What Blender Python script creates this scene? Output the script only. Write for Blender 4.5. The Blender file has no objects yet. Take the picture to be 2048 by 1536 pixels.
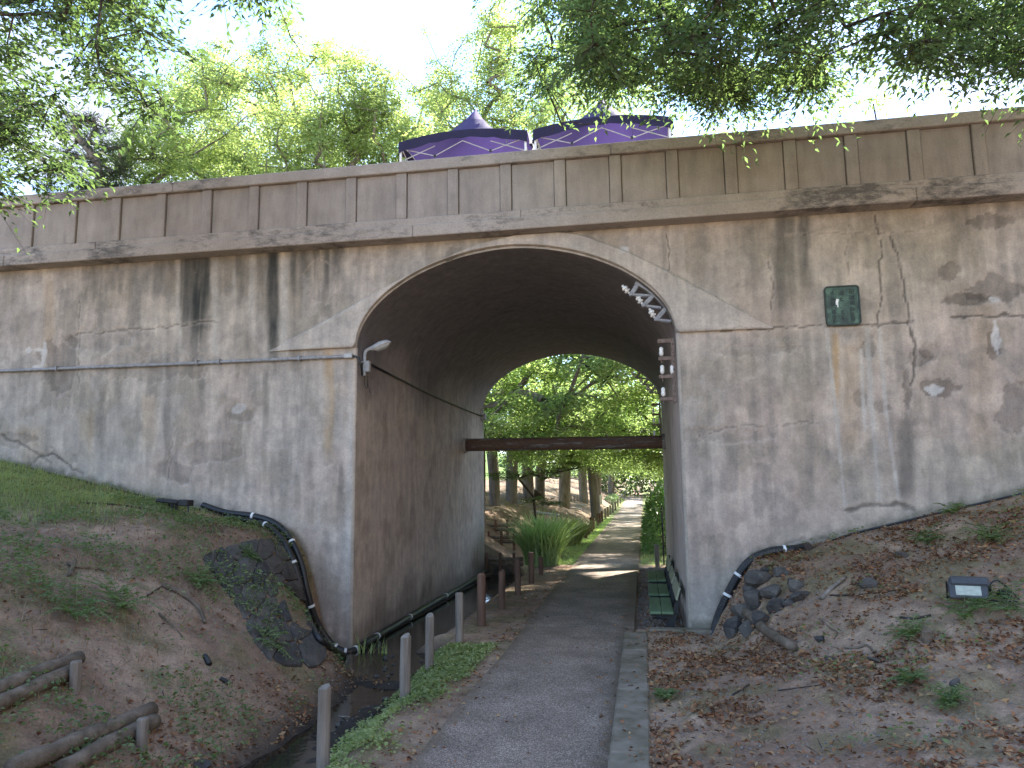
import bpy, math, random
import numpy as np
from mathutils import Vector, Matrix

# ------------------------------------------------------------------ camera, sky, sun, exposure
C = bpy.context.scene.collection
scene = bpy.context.scene
YAW, PITCH, ROLL, FPX, CAMH = math.radians(9.73), math.radians(7.8), math.radians(-0.75), 1502.3, 2.1
def cam_axes():
    cy, sy, cp, sp = math.cos(YAW), math.sin(YAW), math.cos(PITCH), math.sin(PITCH)
    f = np.array([-sy*cp, cy*cp, sp]); r = np.array([cy, sy, 0.0]); u = np.cross(r, f)
    r2 = r*math.cos(ROLL)+u*math.sin(ROLL); u2 = -r*math.sin(ROLL)+u*math.cos(ROLL)
    return r2, u2, f
CR, CU, CF = cam_axes()
cam_d = bpy.data.cameras.new('camera'); cam = bpy.data.objects.new('camera', cam_d); C.objects.link(cam)
cam_d.sensor_width = 36.0; cam_d.lens = FPX/2048*36.0; cam_d.clip_end = 2000; cam_d.clip_start = 0.05
cam.matrix_world = Matrix(((CR[0], CU[0], -CF[0], 0), (CR[1], CU[1], -CF[1], 0), (CR[2], CU[2], -CF[2], CAMH), (0, 0, 0, 1)))
scene.camera = cam
SUN_EL, SUN_AZ = math.radians(42), math.radians(28)     # azimuth from +Y towards +X
world = bpy.data.worlds.new('World'); scene.world = world; world.use_nodes = True
wn, wl = world.node_tree.nodes, world.node_tree.links
wn.clear()
w_out = wn.new('ShaderNodeOutputWorld'); w_bg = wn.new('ShaderNodeBackground'); w_bg.inputs[1].default_value = 0.14
w_sky = wn.new('ShaderNodeTexSky'); w_sky.sky_type = 'NISHITA'; w_sky.sun_disc = False
w_sky.sun_elevation = SUN_EL; w_sky.sun_rotation = SUN_AZ; w_sky.air_density = 0.9; w_sky.dust_density = 0.1; w_sky.ozone_density = 3.0
w_tc = wn.new('ShaderNodeTexCoord'); w_map = wn.new('ShaderNodeMapping'); w_map.inputs['Scale'].default_value = (1.0, 1.0, 2.2)
w_noise = wn.new('ShaderNodeTexNoise'); w_noise.inputs['Scale'].default_value = 2.6; w_noise.inputs['Detail'].default_value = 7; w_noise.inputs['Roughness'].default_value = 0.56
w_ramp = wn.new('ShaderNodeValToRGB'); w_ramp.color_ramp.elements[0].position = 0.50; w_ramp.color_ramp.elements[1].position = 0.68
w_ramp.color_ramp.elements[0].color = (0.05, 0.05, 0.05, 1); w_ramp.color_ramp.elements[1].color = (0.92, 0.92, 0.92, 1)
w_mix = wn.new('ShaderNodeMixRGB'); w_mix.inputs[2].default_value = (2.0, 1.95, 1.86, 1)
wl.new(w_tc.outputs['Generated'], w_map.inputs[0]); wl.new(w_map.outputs[0], w_noise.inputs['Vector'])
wl.new(w_noise.outputs['Fac'], w_ramp.inputs[0]); wl.new(w_ramp.outputs[0], w_mix.inputs[0])
wl.new(w_sky.outputs[0], w_mix.inputs[1]); wl.new(w_mix.outputs[0], w_bg.inputs[0]); wl.new(w_bg.outputs[0], w_out.inputs[0])
sun_d = bpy.data.lights.new('sun', 'SUN'); sun_d.energy = 4.8; sun_d.angle = math.radians(1.0); sun_d.color = (1.0, 0.95, 0.86)
sun = bpy.data.objects.new('sun', sun_d); C.objects.link(sun)
sdir = Vector((math.sin(SUN_AZ)*math.cos(SUN_EL), math.cos(SUN_AZ)*math.cos(SUN_EL), math.sin(SUN_EL)))
sun.rotation_euler = sdir.to_track_quat('Z', 'Y').to_euler(); sun.location = (20, 30, 40)
vs = scene.view_settings
vs.view_transform = 'Standard'; vs.look = 'None'; vs.gamma = 1.0; vs.use_curve_mapping = False
vs.exposure = 2.55
scene.render.engine = 'CYCLES'
scene.cycles.max_bounces = 8; scene.cycles.diffuse_bounces = 4; scene.cycles.transmission_bounces = 4; scene.cycles.transparent_max_bounces = 6

# ------------------------------------------------------------------ pixel helpers (photo pixels, 2048 x 1536)
def ray(px, py): return CF*FPX + CR*(px-1024) + CU*(768-py)
def at_y(px, py, Y):
    d = ray(px, py); t = Y/d[1]; return np.array([d[0]*t, Y, CAMH+d[2]*t])
def at_x(px, py, X):
    d = ray(px, py); t = X/d[0]; return np.array([X, d[1]*t, CAMH+d[2]*t])
def at_z(px, py, Z):
    d = ray(px, py); t = (Z-CAMH)/d[2]; return np.array([d[0]*t, d[1]*t, Z])
def project(P):
    Q = np.asarray(P, float) - np.array([0, 0, CAMH]); z = Q@CF
    return 1024+FPX*(Q@CR)/z, 768-FPX*(Q@CU)/z
YW, YF = 11.14, 20.8            # the two faces of the bridge
XL, XR = -4.4, 0.55             # tunnel side walls
ZS, ZC = 4.33, 5.78             # springing and crown
rng = np.random.default_rng(7); random.seed(7)
def ss(a, b, x):
    t = np.clip((np.asarray(x, float)-a)/(b-a), 0, 1); return t*t*(3-2*t)
def _hash(ix, iy, s):
    h = (ix.astype(np.int64)*374761393 + iy.astype(np.int64)*668265263 + s*1442695041) & 0x7fffffff
    h = ((h ^ (h >> 13))*1274126177) & 0x7fffffff
    return ((h ^ (h >> 16)) & 0xffff)/65535.0
def vnoise(x, y, s=0):
    x = np.asarray(x, float); y = np.asarray(y, float); x, y = np.broadcast_arrays(x, y)
    ix, iy = np.floor(x), np.floor(y); fx, fy = x-ix, y-iy
    fx = fx*fx*(3-2*fx); fy = fy*fy*(3-2*fy)
    a, b, c, d = _hash(ix, iy, s), _hash(ix+1, iy, s), _hash(ix, iy+1, s), _hash(ix+1, iy+1, s)
    return (a*(1-fx)+b*fx)*(1-fy)+(c*(1-fx)+d*fx)*fy
def fbm(x, y, s=0, o=4):
    v = 0; a = 0.5; n = 0
    for i in range(o):
        v = v+a*vnoise(x, y, s+i*17); n += a; a *= 0.5; x = np.asarray(x)*2.03+3.1; y = np.asarray(y)*2.03+1.7
    return v/n

# ------------------------------------------------------------------ mesh helpers
def mk(name, V, F, mat=None, parent=None, smooth=False, col=None):
    V = np.asarray(V, float); me = bpy.data.meshes.new(name)
    if isinstance(F, np.ndarray):
        n, k = F.shape
        me.vertices.add(len(V)); me.vertices.foreach_set('co', V.ravel())
        me.loops.add(n*k); me.loops.foreach_set('vertex_index', F.ravel().astype(np.int32))
        me.polygons.add(n); me.polygons.foreach_set('loop_start', np.arange(0, n*k, k, dtype=np.int32))
        me.update(calc_edges=True)
    else:
        me.from_pydata([tuple(v) for v in V], [], [tuple(int(i) for i in f) for f in F]); me.update()
    if smooth: me.polygons.foreach_set('use_smooth', np.ones(len(me.polygons), dtype=bool))
    if col is not None:
        a = me.color_attributes.new('tint', 'FLOAT_COLOR', 'POINT')
        c = np.ones((len(V), 4)); c[:, :3] = col; a.data.foreach_set('color', c.ravel())
    if mat: me.materials.append(mat)
    me.validate()
    o = bpy.data.objects.new(name, me); C.objects.link(o)
    if parent: o.parent = parent
    return o
def empty(name, loc=(0, 0, 0), parent=None):
    o = bpy.data.objects.new(name, None); C.objects.link(o); o.location = loc; o.empty_display_size = 0.2
    if parent: o.parent = parent
    return o
def tag(o, label=None, cat=None, group=None, kind=None):
    if label: o['label'] = label
    if cat: o['category'] = cat
    if group: o['group'] = group
    if kind: o['kind'] = kind
    return o
def copy_tree(o, parent=None):
    c = o.copy(); C.objects.link(c); c.parent = parent
    for ch in list(o.children): copy_tree(ch, c)
    return c
class MB:
    def __init__(s, org=(0, 0, 0)): s.V = []; s.F = []; s.o = np.array(org, float)
    def add(s, V, F):
        n = len(s.V); s.V.extend([tuple(np.asarray(v, float)-s.o) for v in V]); s.F.extend([tuple(i+n for i in f) for f in F]); return s
    def box(s, c, size, M=None, bev=0.0):
        x, y, z = [d/2 for d in size]; c = np.array(c, float)
        if bev <= 0:
            V = [np.array(p) for p in ((-x,-y,-z),(x,-y,-z),(x,y,-z),(-x,y,-z),(-x,-y,z),(x,-y,z),(x,y,z),(-x,y,z))]
            F = [(0,3,2,1),(4,5,6,7),(0,1,5,4),(1,2,6,5),(2,3,7,6),(3,0,4,7)]
        else:
            b = min(bev, x*.9, y*.9, z*.9); V = []; idx = {}
            for i, (sx, sy, sz) in enumerate(((a, b_, c_) for a in (-1, 1) for b_ in (-1, 1) for c_ in (-1, 1))):
                for k in range(3):
                    q = np.array([sx*x, sy*y, sz*z]); sg = np.array([sx, sy, sz])
                    for j in range(3):
                        if j != k: q[j] -= sg[j]*b
                    idx[(sx, sy, sz, k)] = len(V); V.append(q)
            F = []
            def quad(ids, out):
                a, b_, c_ = [V[i] for i in ids[:3]]
                F.append(tuple(ids) if np.dot(np.cross(b_-a, c_-a), out) > 0 else tuple(ids[::-1]))
            for k in range(3):
                i1, i2 = (k+1) % 3, (k+2) % 3
                for sg in (-1, 1):
                    ids = []
                    for a, b_ in ((-1, -1), (1, -1), (1, 1), (-1, 1)):
                        t = [0, 0, 0]; t[k] = sg; t[i1] = a; t[i2] = b_; ids.append(idx[(*t, k)])
                    o = np.zeros(3); o[k] = sg; quad(ids, o)
                for a in (-1, 1):
                    for b_ in (-1, 1):
                        t0 = [0, 0, 0]; t0[i1] = a; t0[i2] = b_; t1 = list(t0); t0[k] = -1; t1[k] = 1
                        o = np.zeros(3); o[i1] = a; o[i2] = b_
                        quad([idx[(*t0, i1)], idx[(*t1, i1)], idx[(*t1, i2)], idx[(*t0, i2)]], o)
            for sx in (-1, 1):
                for sy in (-1, 1):
                    for sz in (-1, 1):
                        quad([idx[(sx, sy, sz, 0)], idx[(sx, sy, sz, 1)], idx[(sx, sy, sz, 2)]], np.array([sx, sy, sz]))
        if M is not None: V = [M@v for v in V]
        return s.add([v+c for v in V], F)
    def tube(s, P, R, seg=8, cap=True, wob=0.0):
        P = [np.array(p, float) for p in P]
        if np.isscalar(R): R = [R]*len(P)
        V = []; F = []; up = None
        for i, p in enumerate(P):
            t = P[min(i+1, len(P)-1)]-P[max(i-1, 0)]; t = t/(np.linalg.norm(t)+1e-9)
            if up is None:
                up = np.cross(t, [0, 0, 1.0]) if abs(t[2]) < .9 else np.cross(t, [1.0, 0, 0])
            up = up-t*np.dot(up, t); up /= np.linalg.norm(up)+1e-9; w = np.cross(t, up)
            for k in range(seg):
                a = 2*math.pi*k/seg; rr = R[i]*(1+wob*(random.random()-.5))
                V.append(p+(up*math.cos(a)+w*math.sin(a))*rr)
        for i in range(len(P)-1):
            for k in range(seg):
                a, b = i*seg+k, i*seg+(k+1) % seg; F.append((a, b, b+seg, a+seg))
        if cap: F.append(tuple(range(seg-1, -1, -1))); F.append(tuple((len(P)-1)*seg+k for k in range(seg)))
        return s.add(V, F)
    def prism(s, poly, n, depth):
        poly = [np.array(p, float) for p in poly]; n = np.array(n, float); k = len(poly)
        V = poly+[p+n*depth for p in poly]
        F = [tuple(range(k-1, -1, -1)), tuple(range(k, 2*k))]+[(i, (i+1) % k, k+(i+1) % k, k+i) for i in range(k)]
        return s.add(V, F)
    def lathe(s, base, axis, prof, seg=12):
        axis = np.array(axis, float); axis /= np.linalg.norm(axis)
        u = np.cross(axis, [0, 1.0, 0.01]); u /= np.linalg.norm(u); w = np.cross(axis, u); V = []; F = []
        for r, h in prof:
            for k in range(seg):
                a = 2*math.pi*k/seg; V.append(np.array(base)+axis*h+(u*math.cos(a)+w*math.sin(a))*r)
        for i in range(len(prof)-1):
            for k in range(seg):
                a, b = i*seg+k, i*seg+(k+1) % seg; F.append((a, b, b+seg, a+seg))
        F.append(tuple(range(seg-1, -1, -1))); F.append(tuple((len(prof)-1)*seg+k for k in range(seg)))
        return s.add(V, F)
    def build(s, name, mat, parent=None, smooth=False): return mk(name, s.V, s.F, mat, parent, smooth)
def spline(P, n=6):
    P = [np.array(p, float) for p in P]; out = []
    for i in range(len(P)-1):
        p0, p1, p2, p3 = P[max(i-1, 0)], P[i], P[i+1], P[min(i+2, len(P)-1)]
        for k in range(n):
            t = k/n; out.append(.5*((2*p1)+(-p0+p2)*t+(2*p0-5*p1+4*p2-p3)*t*t+(-p0+3*p1-3*p2+p3)*t**3))
    out.append(P[-1]); return out
def rotz(a): c, s = math.cos(a), math.sin(a); return np.array([[c, -s, 0], [s, c, 0], [0, 0, 1.0]])
def rotx(a): c, s = math.cos(a), math.sin(a); return np.array([[1.0, 0, 0], [0, c, -s], [0, s, c]])
def roty(a): c, s = math.cos(a), math.sin(a); return np.array([[c, 0, s], [0, 1.0, 0], [-s, 0, c]])

# ------------------------------------------------------------------ materials
class NT:
    def __init__(s, name):
        s.m = bpy.data.materials.new(name); s.m.use_nodes = True; s.t = s.m.node_tree; s.t.nodes.clear()
        s.out = s.t.nodes.new('ShaderNodeOutputMaterial'); s.b = s.t.nodes.new('ShaderNodeBsdfPrincipled')
        s.t.links.new(s.b.outputs[0], s.out.inputs[0])
        s.geo = s.t.nodes.new('ShaderNodeNewGeometry'); s.tc = s.t.nodes.new('ShaderNodeTexCoord')
    def n(s, k, **kw):
        x = s.t.nodes.new('ShaderNode'+k)
        for a, v in kw.items(): setattr(x, a, v)
        return x
    def l(s, a, b): s.t.links.new(a, b)
    def noise(s, scale, detail=5, rough=.55, vec=None, stretch=None):
        x = s.n('TexNoise'); x.inputs['Scale'].default_value = scale; x.inputs['Detail'].default_value = detail; x.inputs['Roughness'].default_value = rough
        v = vec or s.geo.outputs['Position']
        if stretch:
            mp = s.n('Mapping'); mp.inputs['Scale'].default_value = stretch; s.l(v, mp.inputs[0]); v = mp.outputs[0]
        s.l(v, x.inputs['Vector']); return x.outputs['Fac']
    def ramp(s, fac, stops):
        x = s.n('ValToRGB'); e = x.color_ramp.elements
        while len(e) < len(stops): e.new(.5)
        for i, (p, c) in enumerate(stops):
            e[i].position = p; e[i].color = (*c, 1) if len(c) == 3 else c
        s.l(fac, x.inputs[0]); return x.outputs[0]
    def mix(s, f, a, b, mode='MIX'):
        x = s.n('MixRGB', blend_type=mode)
        for i, v in ((0, f), (1, a), (2, b)):
            if hasattr(v, 'is_linked'): s.l(v, x.inputs[i])
            elif i == 0: x.inputs[0].default_value = v
            else: x.inputs[i].default_value = (*v, 1)
        return x.outputs[0]
    def bump(s, h, strength=.3, dist=.02):
        x = s.n('Bump'); x.inputs['Strength'].default_value = strength; x.inputs['Distance'].default_value = dist
        s.l(h, x.inputs['Height']); s.l(x.outputs[0], s.b.inputs['Normal']); return x
    def fin(s, color=None, rough=.8, spec=.3, metal=0):
        if color is not None:
            if hasattr(color, 'is_linked'): s.l(color, s.b.inputs['Base Color'])
            else: s.b.inputs['Base Color'].default_value = (*color, 1)
        s.b.inputs['Roughness'].default_value = rough; s.b.inputs['Specular IOR Level'].default_value = spec; s.b.inputs['Metallic'].default_value = metal
        return s.m
def simple(name, a, b=None, scale=8, rough=.75, spec=.3, metal=0, stretch=None, bump=.2, dist=.01):
    t = NT(name); b = b or tuple(v*.6 for v in a)
    f = t.noise(scale, 5, .6, stretch=stretch)
    c = t.ramp(f, [(.3, b), (.68, a)]); t.bump(t.noise(scale*4, 4, .6, stretch=stretch), bump, dist)
    return t.fin(c, rough, spec, metal)
def concrete_tint(name):
    t = NT(name); a = t.n('Attribute'); a.attribute_name = 'tint'
    f1 = t.noise(4.5, 10, .68); f2 = t.noise(38, 6, .65); f3 = t.noise(9, 6, .6, stretch=(1, 1, .12))
    c = t.mix(1.0, a.outputs['Color'], t.ramp(f1, [(.28, (.74, .75, .77)), (.72, (1.18, 1.17, 1.15))]), 'MULTIPLY')
    c = t.mix(1.0, c, t.ramp(f3, [(.3, (.84, .85, .86)), (.7, (1.12, 1.11, 1.1))]), 'MULTIPLY')
    c = t.mix(1.0, c, t.ramp(f2, [(.25, (.82, .82, .82)), (.75, (1.14, 1.14, 1.14))]), 'MULTIPLY')
    v = t.n('TexVoronoi'); v.inputs['Scale'].default_value = 9; t.l(t.geo.outputs['Position'], v.inputs['Vector'])
    spot = t.ramp(v.outputs['Distance'], [(.0, (1, 1, 1)), (.055, (0, 0, 0))])
    c = t.mix(spot, c, (.5, .48, .45))
    hb = t.mix(.5, f2, f1)
    t.bump(hb, .45, .015)
    return t.fin(c, .92, .2)
M = {}
M['wall'] = concrete_tint('weathered_concrete')
def parapet_mat():
    t = NT('parapet_concrete'); f = t.noise(2.2, 6, .6); g = t.noise(7, 6, .65, stretch=(1, 1, .18)); h = t.noise(60, 4, .6)
    c = t.ramp(f, [(.3, (.25, .217, .193)), (.7, (.335, .292, .26))])
    c = t.mix(1, c, t.ramp(g, [(.3, (.8, .8, .81)), (.7, (1.1, 1.1, 1.09))]), 'MULTIPLY')
    c = t.mix(1, c, t.ramp(h, [(.3, (.85, .85, .85)), (.7, (1.12, 1.12, 1.12))]), 'MULTIPLY')
    t.bump(h, .3, .008); return t.fin(c, .9, .2)
M['parapet'] = parapet_mat()
def ledge_mat():
    t = NT('stained_ledge_concrete'); f = t.noise(2.2, 6, .6); g = t.noise(5, 8, .72, stretch=(1, 1, 2.5)); h = t.noise(60, 4, .6); k = t.noise(.7, 3, .5)
    c = t.ramp(f, [(.3, (.28, .245, .216)), (.7, (.365, .32, .284))])
    m = t.n('Math', operation='MULTIPLY'); t.l(g, m.inputs[0]); t.l(k, m.inputs[1])
    d = t.ramp(m.outputs[0], [(.25, (0, 0, 0)), (.38, (.85, .85, .85))])
    c = t.mix(d, c, (.085, .08, .078))
    c = t.mix(1, c, t.ramp(h, [(.3, (.82, .82, .82)), (.7, (1.14, 1.14, 1.14))]), 'MULTIPLY')
    t.bump(h, .3, .008); return t.fin(c, .92, .2)
M['ledge'] = ledge_mat()
def ground_mat():
    t = NT('soil'); a = t.n('Attribute'); a.attribute_name = 'tint'
    f = t.noise(6, 8, .65); g = t.noise(45, 6, .7)
    c = t.mix(1, a.outputs['Color'], t.ramp(f, [(.28, (.62, .62, .62)), (.72, (1.3, 1.28, 1.25))]), 'MULTIPLY')
    c = t.mix(1, c, t.ramp(g, [(.25, (.6, .6, .6)), (.75, (1.35, 1.35, 1.35))]), 'MULTIPLY')
    t.bump(g, .8, .03); return t.fin(c, .95, .15)
M['soil'] = ground_mat()
def path_mat():
    t = NT('exposed_aggregate'); v = t.n('TexVoronoi'); v.inputs['Scale'].default_value = 95; t.l(t.geo.outputs['Position'], v.inputs['Vector'])
    c = t.ramp(v.outputs['Color'], [(.1, (.19, .145, .11)), (.5, (.34, .268, .215)), (.9, (.52, .43, .36))])
    d = t.ramp(v.outputs['Distance'], [(.25, (1.1, 1.1, 1.1)), (.6, (.55, .55, .55))]); c = t.mix(1, c, d, 'MULTIPLY')
    f = t.noise(1.3, 8, .66); c = t.mix(1, c, t.ramp(f, [(.32, (.62, .60, .57)), (.66, (1.12, 1.1, 1.08))]), 'MULTIPLY')
    sx = t.n('SeparateXYZ'); t.l(t.geo.outputs['Position'], sx.inputs[0]); e = t.n('Math', operation='ADD'); t.l(sx.outputs[0], e.inputs[0]); e.inputs[1].default_value = 1.08; ab = t.n('Math', operation='ABSOLUTE'); t.l(e.outputs[0], ab.inputs[0])
    ad = t.n('Math', operation='MULTIPLY_ADD'); t.l(t.noise(5, 5, .6), ad.inputs[0]); ad.inputs[1].default_value = .5; t.l(ab.outputs[0], ad.inputs[2])
    c = t.mix(t.ramp(ad.outputs[0], [(.86, (0, 0, 0)), (1.06, (.6, .6, .6))]), c, (.13, .095, .06))
    t.bump(v.outputs['Distance'], .4, -.01); return t.fin(c, .85, .25)
M['path'] = path_mat()
M['kerb'] = simple('mossy_kerb_concrete', (.235, .2, .16), (.10, .09, .055), 4, .95, .15, bump=.5)
def stone_mat(name, a, b):
    t = NT(name); f = t.noise(5, 8, .65); g = t.noise(30, 6, .65); r = t.n('ObjectInfo')
    c = t.ramp(f, [(.3, b), (.7, a)]); c = t.mix(1, c, t.ramp(r.outputs['Random'], [(0, (.7, .7, .72)), (1, (1.25, 1.22, 1.15))]), 'MULTIPLY')
    v = t.n('TexVoronoi'); v.inputs['Scale'].default_value = 14; t.l(t.geo.outputs['Position'], v.inputs['Vector'])
    c = t.mix(t.ramp(v.outputs['Distance'], [(.05, (.8, .8, .8)), (.13, (0, 0, 0))]), c, (.28, .28, .25))
    t.bump(g, .7, .02); return t.fin(c, .9, .25)
M['stone'] = stone_mat('dark_basalt', (.115, .105, .095), (.05, .047, .044))
M['wood'] = simple('weathered_wood', (.27, .23, .19), (.12, .10, .08), 14, .9, .15, stretch=(1, 1, .12), bump=.6)
M['brownwood'] = simple('brown_stained_wood', (.17, .10, .07), (.08, .05, .035), 14, .9, .15, stretch=(1, 1, .12), bump=.6)
M['log'] = simple('old_log_bark', (.20, .16, .12), (.09, .07, .05), 9, .95, .1, bump=.7, dist=.02)
M['black'] = simple('black_plastic', (.016, .017, .019), (.009, .009, .01), 20, .42, .5, bump=.05)
M['blackmetal'] = simple('black_metal', (.02, .02, .022), (.012, .012, .012), 20, .6, .4, bump=.1)
M['greymetal'] = simple('painted_grey_metal', (.42, .42, .42), (.30, .29, .28), 15, .55, .4, bump=.1)
M['rust'] = simple('rusted_steel', (.24, .18, .15), (.09, .065, .055), 16, .85, .3, bump=.4)
M['galv'] = simple('galvanised_steel', (.30, .30, .31), (.16, .155, .155), 18, .55, .5, bump=.15)
M['porcelain'] = simple('white_porcelain', (.78, .77, .74), (.55, .54, .5), 25, .25, .5, bump=.02)
M['white'] = simple('white_plastic', (.75, .75, .73), (.6, .6, .58), 10, .5, .4, bump=.05)
M['bench'] = simple('green_painted_plank', (.135, .20, .105), (.085, .13, .07), 9, .7, .3, stretch=(1, .15, 1), bump=.3)
M['benchend'] = simple('pale_plank_end', (.33, .33, .22), (.2, .21, .14), 12, .8, .3)
M['tent'] = None
M['bark'] = simple('grey_bark', (.24, .21, .18), (.10, .085, .07), 5, .95, .1, stretch=(1, 1, .3), bump=.9, dist=.04)
M['darkbark'] = simple('dark_twig_bark', (.075, .06, .05), (.035, .03, .025), 12, .95, .1, bump=.6)
def pipe_mat():
    t = NT('rusty_pipe_paint'); f = t.noise(4, 8, .7, stretch=(.35, 1, 3)); g = t.noise(25, 5, .6)
    c = t.ramp(f, [(.36, (.24, .225, .21)), (.45, (.10, .065, .05)), (.6, (.15, .08, .05)), (.75, (.22, .13, .085))])
    c = t.mix(1, c, t.ramp(g, [(.3, (.7, .7, .7)), (.7, (1.2, 1.2, 1.2))]), 'MULTIPLY'); t.bump(f, .6, .01); return t.fin(c, .8, .3)
M['pipe'] = pipe_mat()
M['grey_dark'] = simple('dark_grey_housing', (.06, .065, .07), (.04, .042, .045), 15, .5, .4, bump=.05)
M['lenspale'] = simple('pale_lens', (.42, .46, .38), (.30, .33, .27), 30, .25, .5, bump=.02)
M['gravelmat'] = leaf_mat_safe = simple('gravel_stone', (.30, .27, .24), (.12, .11, .10), 60, .9, .2, bump=.3)
def bronze_mat():
    t = NT('verdigris_bronze'); f = t.noise(9, 7, .65); z = t.n('SeparateXYZ'); t.l(t.tc.outputs['Object'], z.inputs[0])
    c = t.ramp(f, [(.33, (.028, .04, .036)), (.52, (.05, .085, .065)), (.72, (.11, .19, .13))])
    t.bump(t.noise(60, 4, .6), .3, .005); return t.fin(c, .55, .5, .35)
M['bronze'] = bronze_mat()
M['bronzedark'] = simple('dark_bronze_lettering', (.035, .05, .042), (.018, .026, .022), 30, .5, .5, .4)
def water_mat():
    t = NT('shallow_water'); t.bump(t.noise(7, 3, .5), .15, .02); return t.fin((.018, .016, .012), .06, .5)
M['water'] = water_mat()
def leaf_mat(name, cols, trans, tw=.45, rough=.55, spec=.35):
    cols = [tuple(v*.80+(q[0]*.3+q[1]*.6+q[2]*.1)*.20*k for v, k in zip(q, (1.08, 1, .95))) for q in cols]
    t = NT(name); r = t.geo.outputs['Random Per Island']
    c = t.ramp(r, [(i/max(len(cols)-1, 1), q) for i, q in enumerate(cols)])
    f = t.noise(.55, 3, .5); c = t.mix(1, c, t.ramp(f, [(.3, (.75, .78, .75)), (.7, (1.2, 1.16, 1.1))]), 'MULTIPLY')
    t.fin(c, rough, spec); tr = t.n('BsdfTranslucent'); mx = t.n('MixShader'); mx.inputs[0].default_value = tw
    t.l(t.mix(1, c, trans, 'MULTIPLY'), tr.inputs[0]); t.l(t.b.outputs[0], mx.inputs[1]); t.l(tr.outputs[0], mx.inputs[2]); t.l(mx.outputs[0], t.out.inputs[0])
    return t.m
M['leaf_yellow'] = leaf_mat('yellow_green_leaves', [(.15, .225, .06), (.21, .285, .08), (.27, .34, .11)], (1.9, 1.9, 1.4), .62)
M['leaf_mid'] = leaf_mat('mid_green_leaves', [(.15, .23, .085), (.21, .30, .11), (.28, .36, .15)], (1.8, 1.9, 1.2), .6)
M['leaf_near'] = leaf_mat('backlit_green_leaves', [(.065, .115, .055), (.10, .155, .07), (.135, .195, .085)], (2.0, 2.2, 1.2), .55)
M['leaf_dark'] = leaf_mat('deep_green_leaves', [(.05, .085, .042), (.075, .115, .055), (.10, .145, .068)], (1.9, 2.2, 1.1), .45)
M['leaf_pine'] = leaf_mat('pine_needles', [(.04, .065, .035), (.06, .085, .045)], (1.2, 1.3, 1), .2)
M['leaf_shrub'] = leaf_mat('glossy_shrub_leaves', [(.08, .17, .05), (.13, .24, .07), (.18, .29, .09)], (1.6, 2, 1), .35, .4, .5)
M['grass'] = leaf_mat('grass_blades', [(.19, .25, .075), (.27, .33, .105), (.34, .38, .145)], (1.6, 1.9, 1), .35)
M['longgrass'] = leaf_mat('bright_long_grass', [(.2, .31, .09), (.27, .39, .12), (.34, .45, .17)], (1.6, 1.8, 1), .35)
M['weed'] = leaf_mat('weed_leaves', [(.10, .16, .055), (.15, .22, .07), (.2, .26, .095)], (1.6, 1.9, 1), .35)
M['litter'] = leaf_mat('dead_leaves', [(.12, .055, .03), (.23, .095, .042), (.32, .13, .05), (.38, .165, .055), (.44, .28, .12), (.17, .09, .055)], (1.3, 1, .7), .15, .8, .2)
M['straw'] = simple('dry_straw', (.33, .25, .15), (.2, .14, .08), 10, .9, .1)

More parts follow.
